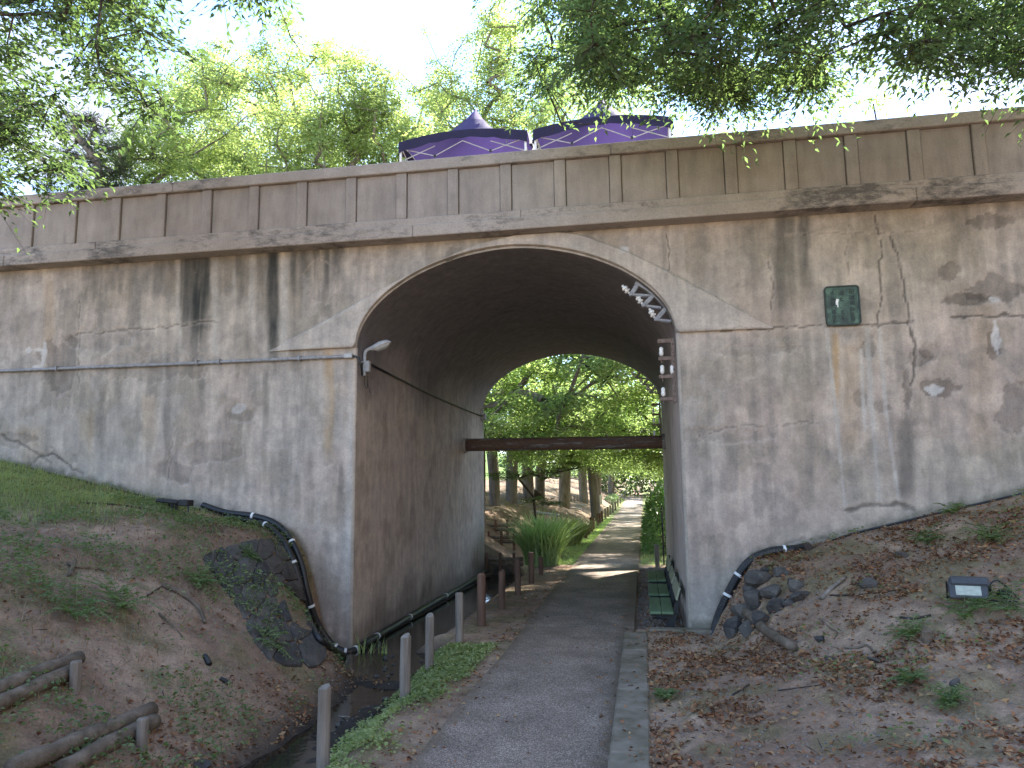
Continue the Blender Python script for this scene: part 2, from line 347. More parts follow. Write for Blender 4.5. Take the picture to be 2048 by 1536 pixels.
# ------------------------------------------------------------------ terrain
def ditch_c(y): return np.where(y < 11, -3.1-0.14*np.clip(y-8.2, 0, 4), -3.75)
RX, RZ = [-.05, .85, 1.0, 1.45, 2.7, 5.0, 12, 24], [.09, .09, .35, 1.06, 1.36, 1.93, 3.4, 5.5]
LWX = [-6.4, -5.95, -5.6, -5.33, -5.17, -5.06, -4.97, -4.89, -4.76, -4.58, -4.4]; LWZ = [1.66, 1.56, 1.50, 1.36, 1.10, .80, .47, .13, -.14, -.30, -.36]
def terrain(x, y):
    x = np.asarray(x, float); y = np.asarray(y, float); x, y = np.broadcast_arrays(x, y)
    # front, left bank
    c = ditch_c(y); toe = np.where(y < 11, np.minimum(c-.28, -3.4-1.05*ss(8.6, 11, y)), -4.45); sdist = toe-x
    wd = 3.5-2.0*ss(7.6, 10.5, y); t = np.clip(sdist/wd, 0, 1)
    zl = -.34+1.9*(t*(1.45-.45*t))+np.clip(sdist-wd, 0, None)*np.where(sdist-wd < 12, .215, .215)
    zc = np.interp(x, LWX, LWZ); wq = ss(9.3, 10.95, y); zl = np.where(x > -6.4, zl*(1-wq)+zc*wq, zl*(1-wq)+(LWZ[0]+(-6.4-x)*.225)*wq)
    zl = np.where(sdist < 0, -.34, zl)
    # strip between ditch and path
    dr = x-(c+.2); zs = np.where(dr < 0, -.34, np.minimum(-.34+.32*ss(0, .6, dr), -.02))
    left = np.where(x < toe, zl, zs)
    left = left+np.where(left < -.28, (fbm(x*3, y*1.5, 8, 3)-.30)*.2*ss(10.4, 9, y), 0)
    # front, right
    zn = .09+.10*np.clip(x, 0, None)+.012*np.clip(x, 0, None)**2
    zw = np.interp(x, RX, RZ); k = ss(4.5, 11.1, y)**1.7
    kk = ss(8.6, 11.0, y)**1.6; kb = ss(.6, 2.6, x); k = kk*(1-kb)+k*kb
    right = zn*(1-k)+zw*k
    front = np.where(x < -1.2, left, np.where(x < -.2, -.03, right))
    # tunnel
    d2 = x-(-3.55); zt = np.where(d2 < 0, -.36, np.minimum(-.36+.34*ss(0, .75, d2), -.02))
    tun = np.where(x < -1.2, zt, np.where(x < -.2, -.03, -.06))
    # beyond
    s2 = -3.3-x
    zb = np.where(s2 < 0, np.minimum(-.25+.22*ss(-.1, -.7, s2), -.02), -.25+2.5*(1-np.exp(-np.clip(s2, 0, None)/3.2))*1.02+.02*np.clip(s2, 0, None))
    zb = zb+.22*np.clip(s2-10, 0, 25)*ss(28, 40, y)
    zb = zb+.5*ss(.2, 1.6, s2)*(fbm(x*.35, y*.25, 5, 3)-.5)*2
    s3 = x-1.2; zr = np.where(s3 < 0, -.03, .28*s3*ss(0, 2, s3)); zr = np.minimum(zr, 4+.05*s3)
    far = np.where(x < -1.2, zb, np.where(x < -.2, -.03, zr))+.022*np.clip(y-60, 0, 120)
    w1 = ss(YW-.02, YW+.02, y); w2 = ss(YF-.05, YF+.3, y)
    inside = (x > XL-.2) & (x < XR+.2)
    mid = np.where(inside, tun, np.where(x < 0, left, right))
    z = front*(1-w1)+mid*w1; z = z*(1-w2)+far*w2
    # roughness, none under the path
    off = np.clip(np.minimum(np.abs(x+1.05)-.85, 1), 0, 1)
    rough = (fbm(x*1.1, y*1.1, 1, 4)-.5)*.16+(fbm(x*5, y*5, 2, 3)-.5)*.085
    rough = rough*np.where((y > YW) & (y < YF), .2, 1)*np.where(y < YW, 1-.8*ss(YW-.5, YW-.05, y), 1)
    z = z+rough*ss(0, .5, off)*np.where((x > -.3) & (x < .3), .25, 1)
    return z
def tz(x, y): return float(terrain(np.array([x]), np.array([y]))[0])
def on_ground(px, py):
    d = ray(px, py); d = d/np.linalg.norm(d); lo = 2.0
    t = np.arange(2.0, 140, .04); P = np.array([0, 0, CAMH])+t[:, None]*d
    g = terrain(P[:, 0], P[:, 1]); h = np.where(P[:, 2] < g)[0]
    i = h[0] if len(h) else len(t)-1
    return np.array([P[i, 0], P[i, 1], g[i]])
def axis(parts):
    return np.unique(np.round(np.concatenate([np.arange(a, b, s) for a, b, s in parts]), 4))
gx = axis([(-300, -60, 30), (-60, -20, 2.5), (-20, -10.5, .4), (-10.5, 6.5, .055), (6.5, 20, .4), (20, 60, 2.5), (60, 301, 30)])
gy = axis([(-60, -4, 4), (-4, 3.6, .4), (3.6, 11.4, .055), (11.4, 21.6, .25), (21.6, 40, .2), (40, 90, .8), (90, 400, 12)])
GX, GY = np.meshgrid(gx, gy); GZ = terrain(GX, GY)
nx, ny = len(gx), len(gy)
soil = np.zeros((ny, nx, 3)); 
base = np.array([.275, .188, .132]); dry = np.array([.39, .28, .2]); dark = np.array([.05, .042, .035]); moss = np.array([.17, .155, .07]); grs = np.array([.17, .20, .075])
n1 = fbm(GX*.9, GY*.9, 11, 4)[..., None]; n2 = fbm(GX*2.3, GY*2.3, 12, 4)[..., None]
soil[:] = base*(1-ss(.4, .65, n1))+dry*ss(.4, .65, n1)
mo = ss(.52, .66, n2)*.55; soil = soil*(1-mo)+moss*mo
wet = (ss(.75, .3, np.abs(GX-ditch_c(GY)))*(GY < 24))[..., None]; soil = soil*(1-wet)+dark*wet
gtop = (ss(-7.2, -8.6, GX)*ss(7.0, 9.5, GY)*(GY < YW))[..., None]*.8; soil = soil*(1-gtop)+grs*gtop
bey = (GY > YF+.3)[..., None]*1.0
farsoil = np.array([.21, .145, .10])*(1-ss(.45, .6, n1)*.4)+np.array([.10, .09, .05])*ss(.45, .6, n1)*.4
verge = (ss(-3.6, -3.0, GX)*ss(-1.6, -1.95, GX)+ss(-.3, 0, GX)*ss(1.5, .8, GX))[..., None]
farsoil = farsoil*(1-verge*.75)+np.array([.14, .19, .05])*verge*.75
hill = (ss(-12, -16, GX))[..., None]; farsoil = farsoil*(1-hill)+np.array([.10, .17, .04])*hill
soil = soil*(1-bey)+farsoil*bey
gi = np.arange(ny*nx).reshape(ny, nx)
GF = np.stack([gi[:-1, :-1], gi[:-1, 1:], gi[1:, 1:], gi[1:, :-1]], -1).reshape(-1, 4)
ground = mk('ground', np.stack([GX, GY, GZ], -1).reshape(-1, 3), GF, M['soil'], smooth=True, col=soil.reshape(-1, 3)); tag(ground, kind='structure')

# path: front slab, tunnel slab, far path
def strip(name, pts_l, pts_r, top, thick, mat, kind='structure'):
    V = []; F = []
    for (a, b, zt) in zip(pts_l, pts_r, top):
        V += [(a[0], a[1], zt), (b[0], b[1], zt), (b[0], b[1], zt-thick), (a[0], a[1], zt-thick)]
    for i in range(len(pts_l)-1):
        o = i*4
        for k in range(4): F.append((o+k, o+(k+1) % 4, o+4+(k+1) % 4, o+4+k))
    F.append((3, 2, 1, 0)); o = (len(pts_l)-1)*4; F.append((o, o+1, o+2, o+3))
    F = [f[::-1] for f in F]
    return tag(mk(name, V, F, mat), kind=kind)
ys = [-4, 0, 4, 6, 8, 10, 11.78]
strip('path', [(-1.84+.012*math.sin(y*2.1), y) for y in ys], [(-.33, y) for y in ys], [0]*len(ys), .12, M['path'])
ys = [11.80]+list(np.arange(13, 60, 2.0))
strip('path', [(-1.9-.004*(y-12)+.015*math.sin(y), y) for y in ys], [(-.21, y) for y in ys], [0 for y in ys], .12, M['path'])
ys = np.linspace(58, 130, 30); cx = -1.06-22*np.clip((ys-84)/46, 0, 1)**2
strip('path', [(c-.95, y) for c, y in zip(cx, ys)], [(c+.9, y) for c, y in zip(cx, ys)], [.025+.022*max(0, y-60) for y in ys], .12, M['path'])
# kerb stones on the right of the path and the threshold at the pier
b = MB()
yk = -3.0
kerb_root = tag(empty('kerb', (-.17, 4, 0)), kind='structure')
for L in [1.8]*7+[1.2]:
    y1 = min(yk+L, 10.98); MB((-.17, 4, 0)).box((-.17, (yk+y1)/2, .0), (.31, y1-yk-.02, .24), bev=.02).build('kerb_stone', M['kerb'], kerb_root); yk = y1
thr = MB().box((.43, 10.98, .03), (.88, .2, .2), bev=.02).build('threshold_slab', M['kerb']); tag(thr, kind='structure')
# stream
wy = np.linspace(1.5, 20.9, 60); V = []; F = []
for i, y in enumerate(wy):
    c = float(ditch_c(np.array([y]))[()]); V += [(c-.9 if y < 11 else -4.39, y, -.285), (c+.75, y, -.285)]
    if i: F.append((2*i-2, 2*i-1, 2*i+1, 2*i))
tag(mk('stream', V, F, M['water']), kind='structure')

# ------------------------------------------------------------------ bridge
bridge = tag(empty('arch_bridge', (-1.9, YW, 0)), 'grey concrete arch bridge with stained walls and panelled parapet', 'bridge')
BO = np.array([-1.9, YW, 0])
def wx(px, py=650): return at_y(px, py, YW)[0]
def blob(X, Z, cx, cz, rx, rz, s, amp=.6):
    d = np.hypot((X-cx)/rx, (Z-cz)/rz)*.8+amp*1.3*(fbm(X*4.5, Z*4.5, s, 4)-.5)+.5*(fbm(X*14, Z*14, s+3, 3)-.5)
    return ss(1.05, .8, d)
def polyline_dist(X, Z, pts):
    d = np.full(X.shape, 1e9)
    for (a, b) in zip(pts[:-1], pts[1:]):
        ax, az = a; bx, bz = b; L = (bx-ax)**2+(bz-az)**2+1e-9
        t = np.clip(((X-ax)*(bx-ax)+(Z-az)*(bz-az))/L, 0, 1)
        d = np.minimum(d, np.hypot(X-ax-t*(bx-ax), Z-az-t*(bz-az)))
    return d
def W(px, py): p = at_y(px, py, YW); return (p[0], p[2])
# dark run-off streaks below the cornice: photo x, half width, strength, photo y of the lower end
STREAK = [(185, 16, .35, 620), (320, 14, .4, 600), (345, 7, .5, 560), (372, 12, .8, 640), (398, 19, .97, 690), (415, 9, .8, 640), (455, 8, .35, 560), (480, 10, .6, 600), (520, 8, .6, 580), (546, 12, .97, 740), (535, 6, .6, 640), (590, 8, .6, 590), (607, 7, .55, 600), (628, 8, .7, 600), (655, 10, .75, 590), (682, 9, .6, 560), (720, 10, .3, 540), (800, 18, .25, 520),
          (235, 12, .25, 600), (265, 10, .25, 560), (1335, 8, .3, 520), (1558, 16, .6, 640), (1610, 15, .65, 560), (1580, 9, .4, 600), (1475, 14, .25, 540), (1920, 20, .3, 500), (2000, 14, .35, 520)]
LOWST = [(402, 730, 810, 10, .5), (530, 735, 850, 7, .55), (335, 800, 920, 9, .5), (205, 760, 900, 10, .4), (682, 925, 1010, 7, .6), (1812, 830, 1010, 22, .6), (240, 770, 860, 8, .3), (455, 800, 850, 6, .35), (620, 900, 980, 8, .35)]
LIGHTST = [(357, 500, 700, 5, .6), (432, 520, 720, 9, .7), (505, 510, 640, 8, .7), (568, 520, 680, 12, .8), (470, 540, 600, 6, .5), (650, 760, 860, 9, .5), (610, 560, 640, 5, .5), (700, 700, 1290, 9, .45), (1250, 480, 600, 10, .2), (170, 820, 960, 9, .35), (325, 700, 790, 6, .4)]
OCHRE = [(655, 700, 900, 11, .7), (100, 560, 700, 12, .35), (175, 820, 910, 16, .35), (1672, 665, 790, 9, .85), (1700, 690, 900, 22, .3), (1965, 600, 900, 30, .22), (60, 850, 960, 30, .35), (300, 790, 900, 18, .3)]
def stain(X, Z):
    """albedo of the wall face at X, Z"""
    pX, pY = project(np.stack([X, np.full_like(X, YW), Z], -1))
    n1 = fbm(X*.55, Z*.55, 31, 4); n2 = fbm(X*2.2, Z*1.6, 32, 5); n3 = fbm(X*7, Z*1.0, 33, 4); n4 = fbm(X*9, Z*9, 34, 3)
    warm = np.array([.42, .342, .284]); grey = np.array([.375, .335, .29]); olive = np.array([.33, .285, .215]); pale = np.array([.56, .475, .40])
    def mixc(c, k, f): f = np.clip(f, 0, 1)[..., None]; return c*(1-f)+np.asarray(k)*f
    c = np.broadcast_to(warm, X.shape+(3,)).copy()
    c = mixc(c, grey, ss(.42, .58, n1)*.85)
    c = mixc(c, grey*.86, ss(4.0, 5.3, Z)*.6)
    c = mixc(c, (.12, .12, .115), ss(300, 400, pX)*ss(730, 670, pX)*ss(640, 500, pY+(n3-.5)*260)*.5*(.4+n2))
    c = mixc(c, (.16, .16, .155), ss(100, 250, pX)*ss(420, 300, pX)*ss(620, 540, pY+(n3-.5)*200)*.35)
    c = mixc(c, olive, ss(1450, 1950, pX)*.75*ss(.3, .6, n1))
    c = mixc(c, (.40, .315, .25), ss(2.0, .9, Z)*ss(-4.2, -6, X)*.5)
    c = mixc(c, pale, ss(.575, .64, n2)*.34); c = mixc(c, olive*.72, ss(.42, .36, n2)*.42)
    c = mixc(c, grey*.62, ss(.62, .67, fbm(X*3.1, Z*2.4, 35, 5))*.42)
    c = mixc(c, pale*.95, ss(.58, .75, n3)*.4); c = mixc(c, grey*.6, ss(.42, .25, n3)*.42)
    n5 = fbm(X*16, Z*1.1, 38, 4); wob = (fbm(X*3.5, Z*.9, 36, 4)-.5)*26
    for px, y0, y1, w, k in OCHRE:
        f = ss(w*1.3, w*.3, np.abs(pX+wob*.5-px))*ss(y0-10, y0+12, pY)*ss(y1+40, y1-40, pY); c = mixc(c, (.40, .27, .14), f*k*(.5+.8*n4))
    for px, w, k, ye in STREAK:
        ytop = np.interp(px, [0, 1060, 2048], [543, 462, 395])
        f = ss(w*1.35, w*.35, np.abs(pX+wob-px))*ss(ye+60, ye-80, pY+(n3-.5)*120)*ss(-5, 5, pY-ytop+8)
        c = mixc(c, (.042, .045, .042), f*k*np.clip(.35+1.3*n5, 0, 1)*(.7+.6*n2))
    for px, y0, y1, w, k in LOWST:
        f = ss(w*1.3, w*.3, np.abs(pX+wob*.5-px))*ss(y0-15, y0+25, pY)*ss(y1+30, y1-40, pY); c = mixc(c, (.085, .08, .07), f*k*(.5+.8*n2))
    for px, y0, y1, w, k in LIGHTST:
        f = ss(w*1.3, w*.2, np.abs(pX+wob*.6-px))*ss(y0-20, y0+10, pY)*ss(y1+50, y1-50, pY); c = mixc(c, (.46, .43, .385), f*k*(.55+.7*n2))
    relief = (n2-.5)*.012+(n4-.5)*.006
    # spalled patches: photo centre and half size
    for i, (px, py, rx, ry, dk) in enumerate([(118, 728, 44, 62, .62), (200, 680, 70, 26, .82), (300, 735, 120, 30, .85), (95, 925, 50, 24, .75), (20, 880, 60, 14, .7), (345, 940, 40, 22, .7), (420, 905, 60, 18, .8), (480, 830, 26, 20, .8), (1870, 775, 34, 16, .45), (1990, 580, 40, 22, .55), (1930, 600, 45, 12, .5), (1835, 715, 22, 14, .6), (1860, 702, 16, 14, .7), (1985, 690, 10, 24, .5), (1740, 695, 14, 18, .6), (1760, 815, 18, 14, .6), (1720, 800, 12, 14, .6), (1815, 770, 8, 40, .6), (2030, 820, 30, 40, .6), (1990, 440, 36, 12, .6), (1900, 545, 16, 14, .6), (1520, 700, 60, 10, .9), (1470, 870, 60, 14, .9), (1390, 870, 50, 12, .9), (640, 560, 28, 40, 1.1), (900, 515, 8, 22, .7)]):
        x0, z0 = W(px, py); f = blob(X, Z, x0, z0, rx/135, ry/135, 50+i, .9)
        c = c*(1-f[..., None]*(1-dk)*.85); relief = relief-f*.014
        e = f*(1-f)*4; c = mixc(c, pale, e*.28)
    for (px, py, rx, ry) in [(1868, 778, 13, 6), (1992, 672, 5, 20), (85, 715, 5, 22), (75, 735, 10, 5), (78, 700, 14, 4), (1990, 598, 7, 5), (60, 700, 8, 6), (478, 815, 12, 8), (1250, 500, 8, 6)]:
        x0, z0 = W(px, py); c = mixc(c, (.60, .58, .55), blob(X, Z, x0, z0, rx/135, ry/135, 90+px, 1.5)*.7*(.4+n4))
    # pale runs under the plaque
    for pts, w in [([(1652, 655), (1668, 790), (1690, 1015)], .03), ([(1757, 650), (1772, 820), (1798, 1005)], .028), ([(1735, 660), (1742, 800), (1758, 1000)], .05), ([(1722, 700), (1730, 860)], .03)]:
        c = mixc(c, (.48, .455, .41), ss(w, w*.4, polyline_dist(X, Z, [W(*p) for p in pts])+(n4-.5)*.02)*.6*(.4+n2))
    # cracks and lift lines
    jit = (fbm(X*7, Z*7, 41, 3)-.5)*.10; jit2 = (fbm(X*7, Z*7, 47, 3)-.5)*.10
    for pts, w, k in [([(1752, 430), (1765, 500), (1755, 560), (1762, 600), (1754, 655)], .014, .75), ([(1782, 470), (1800, 520), (1812, 590), (1818, 650), (1836, 712), (1818, 770)], .016, .75),
                      ([(1440, 660), (1550, 655), (1640, 652), (1720, 650), (1830, 642)], .015, .7), ([(1905, 634), (1960, 630), (2048, 632)], .018, .8), ([(1568, 1092), (1600, 1080), (1640, 1077), (1700, 1088)], .014, .8),
                      ([(1335, 470), (1338, 540), (1334, 560)], .012, .5), ([(1537, 520), (1545, 570), (1540, 620)], .012, .5), ([(1690, 1022), (1740, 1012), (1795, 1008), (1835, 1024)], .03, .9), ([(150, 668), (230, 662), (300, 658), (380, 648), (430, 640)], .014, .5),
                      ([(160, 600), (158, 680), (156, 780)], .012, .45), ([(0, 870), (60, 900), (100, 925)], .022, .6), ([(45, 955), (75, 915), (105, 905), (140, 935), (165, 948)], .02, .8), ([(1400, 872), (1460, 850), (1530, 852), (1640, 845)], .012, .35), ([(1700, 440), (1690, 520), (1700, 570)], .01, .3), ([(330, 1000), (340, 900), (352, 860)], .01, .3), ([(1570, 470), (1900, 462)], .008, .25)]:
        d = polyline_dist(X+jit, Z+jit2, [W(*p) for p in pts]); f = ss(w*1.5, w*.4, d)
        c = mixc(c, (.07, .06, .05), f*k); relief = relief-f*.02*k
        e = ss(w*5, w*1.5, d)*(1-f); c = mixc(c, pale, e*.22)
    # damp foot of the wall
    g = terrain(X, np.full_like(X, YW-.06)); h = Z-g
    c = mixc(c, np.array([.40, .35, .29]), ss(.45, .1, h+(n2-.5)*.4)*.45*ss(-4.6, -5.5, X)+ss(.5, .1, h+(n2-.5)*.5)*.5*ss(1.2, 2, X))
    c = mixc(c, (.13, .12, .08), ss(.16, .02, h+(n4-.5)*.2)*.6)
    return c, relief
ARN = 1.86
def arch_z(x):
    u = np.clip(np.abs((x-(XL+XR)/2)/((XR-XL)/2)), 0, 1); return ZS+(ZC-ZS)*(1-u**ARN)**(1/ARN)
ZTOP = 6.1
def grid_faces(nr, ncol, flip=False):
    i = np.arange(nr*ncol).reshape(nr, ncol); q = np.stack([i[:-1, :-1], i[:-1, 1:], i[1:, 1:], i[1:, :-1]], -1).reshape(-1, 4)
    return q[:, ::-1] if flip else q
# front wall: left block, right block, and the part above the arch
CH = .05
LX = np.concatenate([np.arange(-40, -12.4, 1.2), np.arange(-12.4, XL-CH, .026), [XL-CH]]); RXX = np.concatenate([[XR+CH], np.arange(XR+CH+.02, 6.6, .026), np.arange(7, 40, 1.2)])
zz = np.concatenate([[-1.5], np.arange(-.6, ZTOP, .027), [ZTOP]])
Vs, Fs, Cs = [], [], []; nv = 0
for xs in (LX, RXX):
    X, Z = np.meshgrid(xs, zz); c, r = stain(X, Z)
    Vs.append(np.stack([X, YW-r, Z], -1).reshape(-1, 3)); Cs.append(c.reshape(-1, 3)); Fs.append(grid_faces(len(zz), len(xs))+nv); nv += X.size
ang = np.linspace(math.pi, 0, 190); ux = np.cos(ang)*np.ones(190)
ax_ = (XL+XR)/2+(XR-XL)/2*np.sign(ux)*np.abs(ux)**.9
ax_[0] = XL-CH; ax_[-1] = XR+CH; az_ = arch_z(np.clip(ax_, XL, XR)); vv = np.linspace(0, 1, 52)
X = np.repeat(ax_[None], 52, 0); Z = az_[None]+(ZTOP-az_[None])*vv[:, None]; c, r = stain(X, Z)
Vs.append(np.stack([X, YW-r, Z], -1).reshape(-1, 3)); Cs.append(c.reshape(-1, 3)); Fs.append(grid_faces(52, 190)+nv); nv += X.size
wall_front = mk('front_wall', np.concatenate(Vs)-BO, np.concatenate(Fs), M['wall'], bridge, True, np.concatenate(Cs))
# tunnel lining: left wall, vault, right wall swept along Y
za = np.concatenate([np.linspace(-1, ZS, 60)[:-1]]); th = np.linspace(0, math.pi, 90)
vx = (XL+XR)/2-(XR-XL)/2*np.sign(np.cos(th))*np.abs(np.cos(th))**.9; vz = arch_z(vx); vz[0] = vz[-1] = ZS
px_ = np.concatenate([np.full(len(za), XL), vx, np.full(len(za), XR)]); pz_ = np.concatenate([za, vz, za[::-1]])
ty = np.concatenate([[YW+CH*.8], np.linspace(YW+.12, YF, 150)])
TX = np.repeat(px_[None], len(ty), 0); TZ = np.repeat(pz_[None], len(ty), 0); TY = np.repeat(ty[:, None], len(px_), 1)
sn = np.where(TX < -1.9, 1, -1)
t1 = fbm(TY*.6, TZ*.7+TX*.7, 61, 4); t2 = fbm(TY*2.4, TZ*1.7+TX, 62, 4); t3 = fbm(TY*5, TZ*.8+TX, 63, 3)
tc = np.array([.54, .455, .395])*np.ones(TX.shape+(1,)); 
def mx3(c, k, f): f = np.clip(f, 0, 1)[..., None]; return c*(1-f)+np.asarray(k)*f
tc = mx3(tc, (.52, .45, .40), ss(.5, .68, t2)*.5); tc = mx3(tc, (.33, .26, .22), ss(.45, .3, t2)*.5); tc = mx3(tc, (.52, .46, .41), ss(.55, .75, t3)*.35)
tc = mx3(tc, (.125, .128, .15), ss(3.0, 4.9, TZ+(t1-.5)*1.6)*.85)  # vault darker with height: grime, with its shade also painted into the colour
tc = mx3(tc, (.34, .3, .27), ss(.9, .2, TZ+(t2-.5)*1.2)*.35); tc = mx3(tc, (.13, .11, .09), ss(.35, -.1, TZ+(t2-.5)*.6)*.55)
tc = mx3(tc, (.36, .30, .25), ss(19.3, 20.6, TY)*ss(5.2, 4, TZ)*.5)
rl = (t2-.5)*.014+(t1-.5)*.02
nxv = np.gradient(pz_); nzv = -np.gradient(px_); nl = np.hypot(nxv, nzv)+1e-9
TV = np.stack([TX+rl*(nxv/nl)[None], TY, TZ+rl*(nzv/nl)[None]], -1)
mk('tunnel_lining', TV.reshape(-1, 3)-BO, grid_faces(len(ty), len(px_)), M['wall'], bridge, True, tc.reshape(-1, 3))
# rounded arris joining face and lining (jambs and arch)
prx = np.concatenate([[XL]*2, vx, [XR]*2]); prz = np.concatenate([[-1, ZS-.02], vz, [ZS-.02, -1]])
pn = np.stack([np.gradient(prz), -np.gradient(prx)], -1)
pn[:2] = (1, 0); pn[-2:] = (-1, 0); pn /= np.linalg.norm(pn, axis=1)[:, None]+1e-9
V = []
for k in range(5):
    a = k/4*math.pi/2; off = CH*(1-math.sin(a)); dy = CH*.8*(1-math.cos(a))
    V.append(np.stack([prx-pn[:, 0]*off, np.full(len(prx), YW+dy-.004), prz-pn[:, 1]*off], -1))
V = np.stack(V); fc, _ = stain(V[..., 0], V[..., 2])
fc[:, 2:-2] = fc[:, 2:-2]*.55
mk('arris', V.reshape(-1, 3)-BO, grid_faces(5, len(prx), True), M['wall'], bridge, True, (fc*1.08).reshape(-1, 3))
# back wall with the opening (seen from the far side only) and road deck
bx = np.concatenate([[-40, -20], np.linspace(XL, XR, 60), [15, 40]]); bz0 = np.where((bx >= XL) & (bx <= XR), arch_z(bx), -1.5); bz0[2] = ZS; bz0[61] = ZS
V = np.concatenate([np.stack([bx, np.full(64, YF), bz0], -1), np.stack([bx, np.full(64, YF), np.full(64, ZTOP)], -1)])
V = np.concatenate([V, [(XL, YF, -1.5), (XR, YF, -1.5)]])
F = [tuple(int(q) for q in (i+1, i, 64+i, 65+i)) for i in range(2, 61)]+[(1, 0, 64, 65), (128, 1, 65, 66, 2), (62, 129, 61, 125, 126), (63, 62, 126, 127)]
mk('back_wall', V-BO, F, M['parapet'], bridge)
MB(BO).box((0, (YW+YF)/2, 6.2), (80, YF-YW+.3, .36)).build('deck', M['parapet'], bridge)
# raised arch surround, its horizontal feet at the springing
OL = [W(*p) for p in [(540, 702), (640, 650), (745, 590), (870, 526), (960, 490), (1040, 470), (1085, 463), (1160, 470), (1250, 503), (1345, 548), (1450, 606), (1546, 656)]]
sx = np.unique(np.concatenate([np.linspace(OL[0][0], XL-.05, 40), ax_[1:-1], np.linspace(XR+.05, OL[-1][0], 40)]))
so = np.interp(sx, [p[0] for p in OL], [p[1] for p in OL]); so = np.convolve(np.pad(so, 3, 'edge'), np.ones(7)/7, 'valid')
si = np.where((sx > XL) & (sx < XR), arch_z(sx)+.045, ZS-.01); so = np.maximum(so, si+.01); so = np.minimum(so, 5.972)
nvv = 16; vv = np.linspace(0, 1, nvv); X = np.repeat(sx[None], nvv, 0); Z = si[None]+(so-si)[None]*vv[:, None]; c, r = stain(X, Z)
c = c*.55+np.array([.50, .45, .40])*.45
pro = .055*ss(0, .5, sx-OL[0][0])*ss(0, .5, OL[-1][0]-sx)+.004
front = np.stack([X, YW-.012-pro[None]-r*.6, Z], -1)
front[-1, :, 1] += .02; 
lip0 = front[0].copy(); lip0[:, 1] = YW+.01; lip1 = front[-1].copy(); lip1[:, 1] = YW+.01
VV = np.concatenate([lip0[None], front, lip1[None]]); CC = np.concatenate([c[:1]*.8, c, c[-1:]*.9])
mk('arch_surround', VV.reshape(-1, 3)-BO, grid_faces(nvv+2, len(sx)), M['wall'], bridge, False, CC.reshape(-1, 3))
# cornice, string course, panels, pilasters, coping
def course(name, y0, z0, z1, mat, cuts, dy=.35):
    xs = cuts
    for a, b_ in zip(xs[:-1], xs[1:]):
        MB(BO).box(((a+b_)/2, y0+dy/2, (z0+z1)/2), (b_-a-.004, dy, z1-z0), bev=.012).build(name, mat, bridge)
cuts = list(np.arange(-39.9, 40, 7.3)); Y0 = YW-.30
course('cornice', Y0, 5.975, 6.165, M['ledge'], cuts, .6)
course('string_course', Y0+.07, 6.167, 6.31, M['ledge'], [c+1.7 for c in cuts[:-1]], .5)
course('coping', Y0+.05, 7.07, 7.25, M['ledge'], [c+3.1 for c in cuts[:-1]], .46)
mk_ = MB(BO).box((0, Y0+.33, 6.69), (78, .28, .758)).build('parapet_core', M['parapet'], bridge)
p0, p1 = at_y(327, 400, Y0+.16)[0], at_y(1344, 340, Y0+.16)[0]; sp = (p1-p0)/10
for i in range(-6, 20):
    x = p0+sp*i
    MB(BO).box((x, Y0+.15, 6.69), (.172, .12, .756), bev=.008).build('pilaster', M['parapet'], bridge)
    MB(BO).box((x+sp/2, Y0+.175, 6.69), (sp-.172-.014, .1, .754), bev=.008).build('panel', M['parapet'], bridge)

# bronze plaque
pl = tag(empty('plaque', at_y(1684, 612, YW-.02)), 'green bronze plaque with raised lettering fixed to the bridge wall', 'plaque')
pc = at_y(1684, 612, YW-.02); PW, PH = .47, .575
def rrect(w, h, r, n=5):
    out = []
    for cx, cz, a0 in ((w/2-r, h/2-r, 0), (-w/2+r, h/2-r, 90), (-w/2+r, -h/2+r, 180), (w/2-r, -h/2+r, 270)):
        for k in range(n+1): a = math.radians(a0+90*k/n); out.append(np.array([cx+r*math.cos(a), 0, cz+r*math.sin(a)]))
    return out
MB().prism(rrect(PW, PH, .05), (0, -1, 0), .035).build('plate', M['bronze'], pl)
rim_o, rim_i = rrect(PW, PH, .05), rrect(PW-.035, PH-.035, .04); n = len(rim_o)
V = [p+np.array([0, y, 0]) for y in (-.034, -.048) for p in rim_o]+[p+np.array([0, y, 0]) for y in (-.034, -.048) for p in rim_i]
F = [f for i in range(n) for f in ((n+i, n+(i+1) % n, 3*n+(i+1) % n, 3*n+i), (i, (i+1) % n, n+(i+1) % n, n+i), (2*n+i, 3*n+i, 3*n+(i+1) % n, 2*n+(i+1) % n))]
mk('rim', V, F, M['bronzedark'], pl)
rs = random.Random(3)
for ci, (cx, rows) in enumerate([(.125, [(.20, 1.1), (.12, 1.0), (.04, .9), (-.06, .9), (-.14, 1), (-.21, .8)]), (0, [(.19, 1), (.10, 1), (-.10, .8), (-.17, .8)]), (-.125, [(.19, 1), (.11, 1), (.03, .9), (-.09, .8), (-.16, .8), (-.22, .7)])]):
    lt = None
    for cz, s in rows:   # worn, unreadable characters: strokes of a square glyph
        h = .036*s; m = MB()
        for k in range(rs.randint(2, 3)): m.box((cx, -.037, cz+h*(k-1)*.8), (h*1.7*rs.uniform(.6, 1), .012, .009))
        for k in range(rs.randint(1, 3)): m.box((cx+h*(k-.8)*.7, -.0375, cz+rs.uniform(-.2, .2)*h), (.009, .012, h*1.7*rs.uniform(.6, 1)))
        m.build('character', M['bronzedark'], pl)['kind'] = 'stuff'
m = MB().box((-.072, -.036, .055), (.035, .006, .085), roty(.25)).box((-.066, -.0365, .008), (.016, .006, .06)); m.build('white_splash', M['white'], pl)

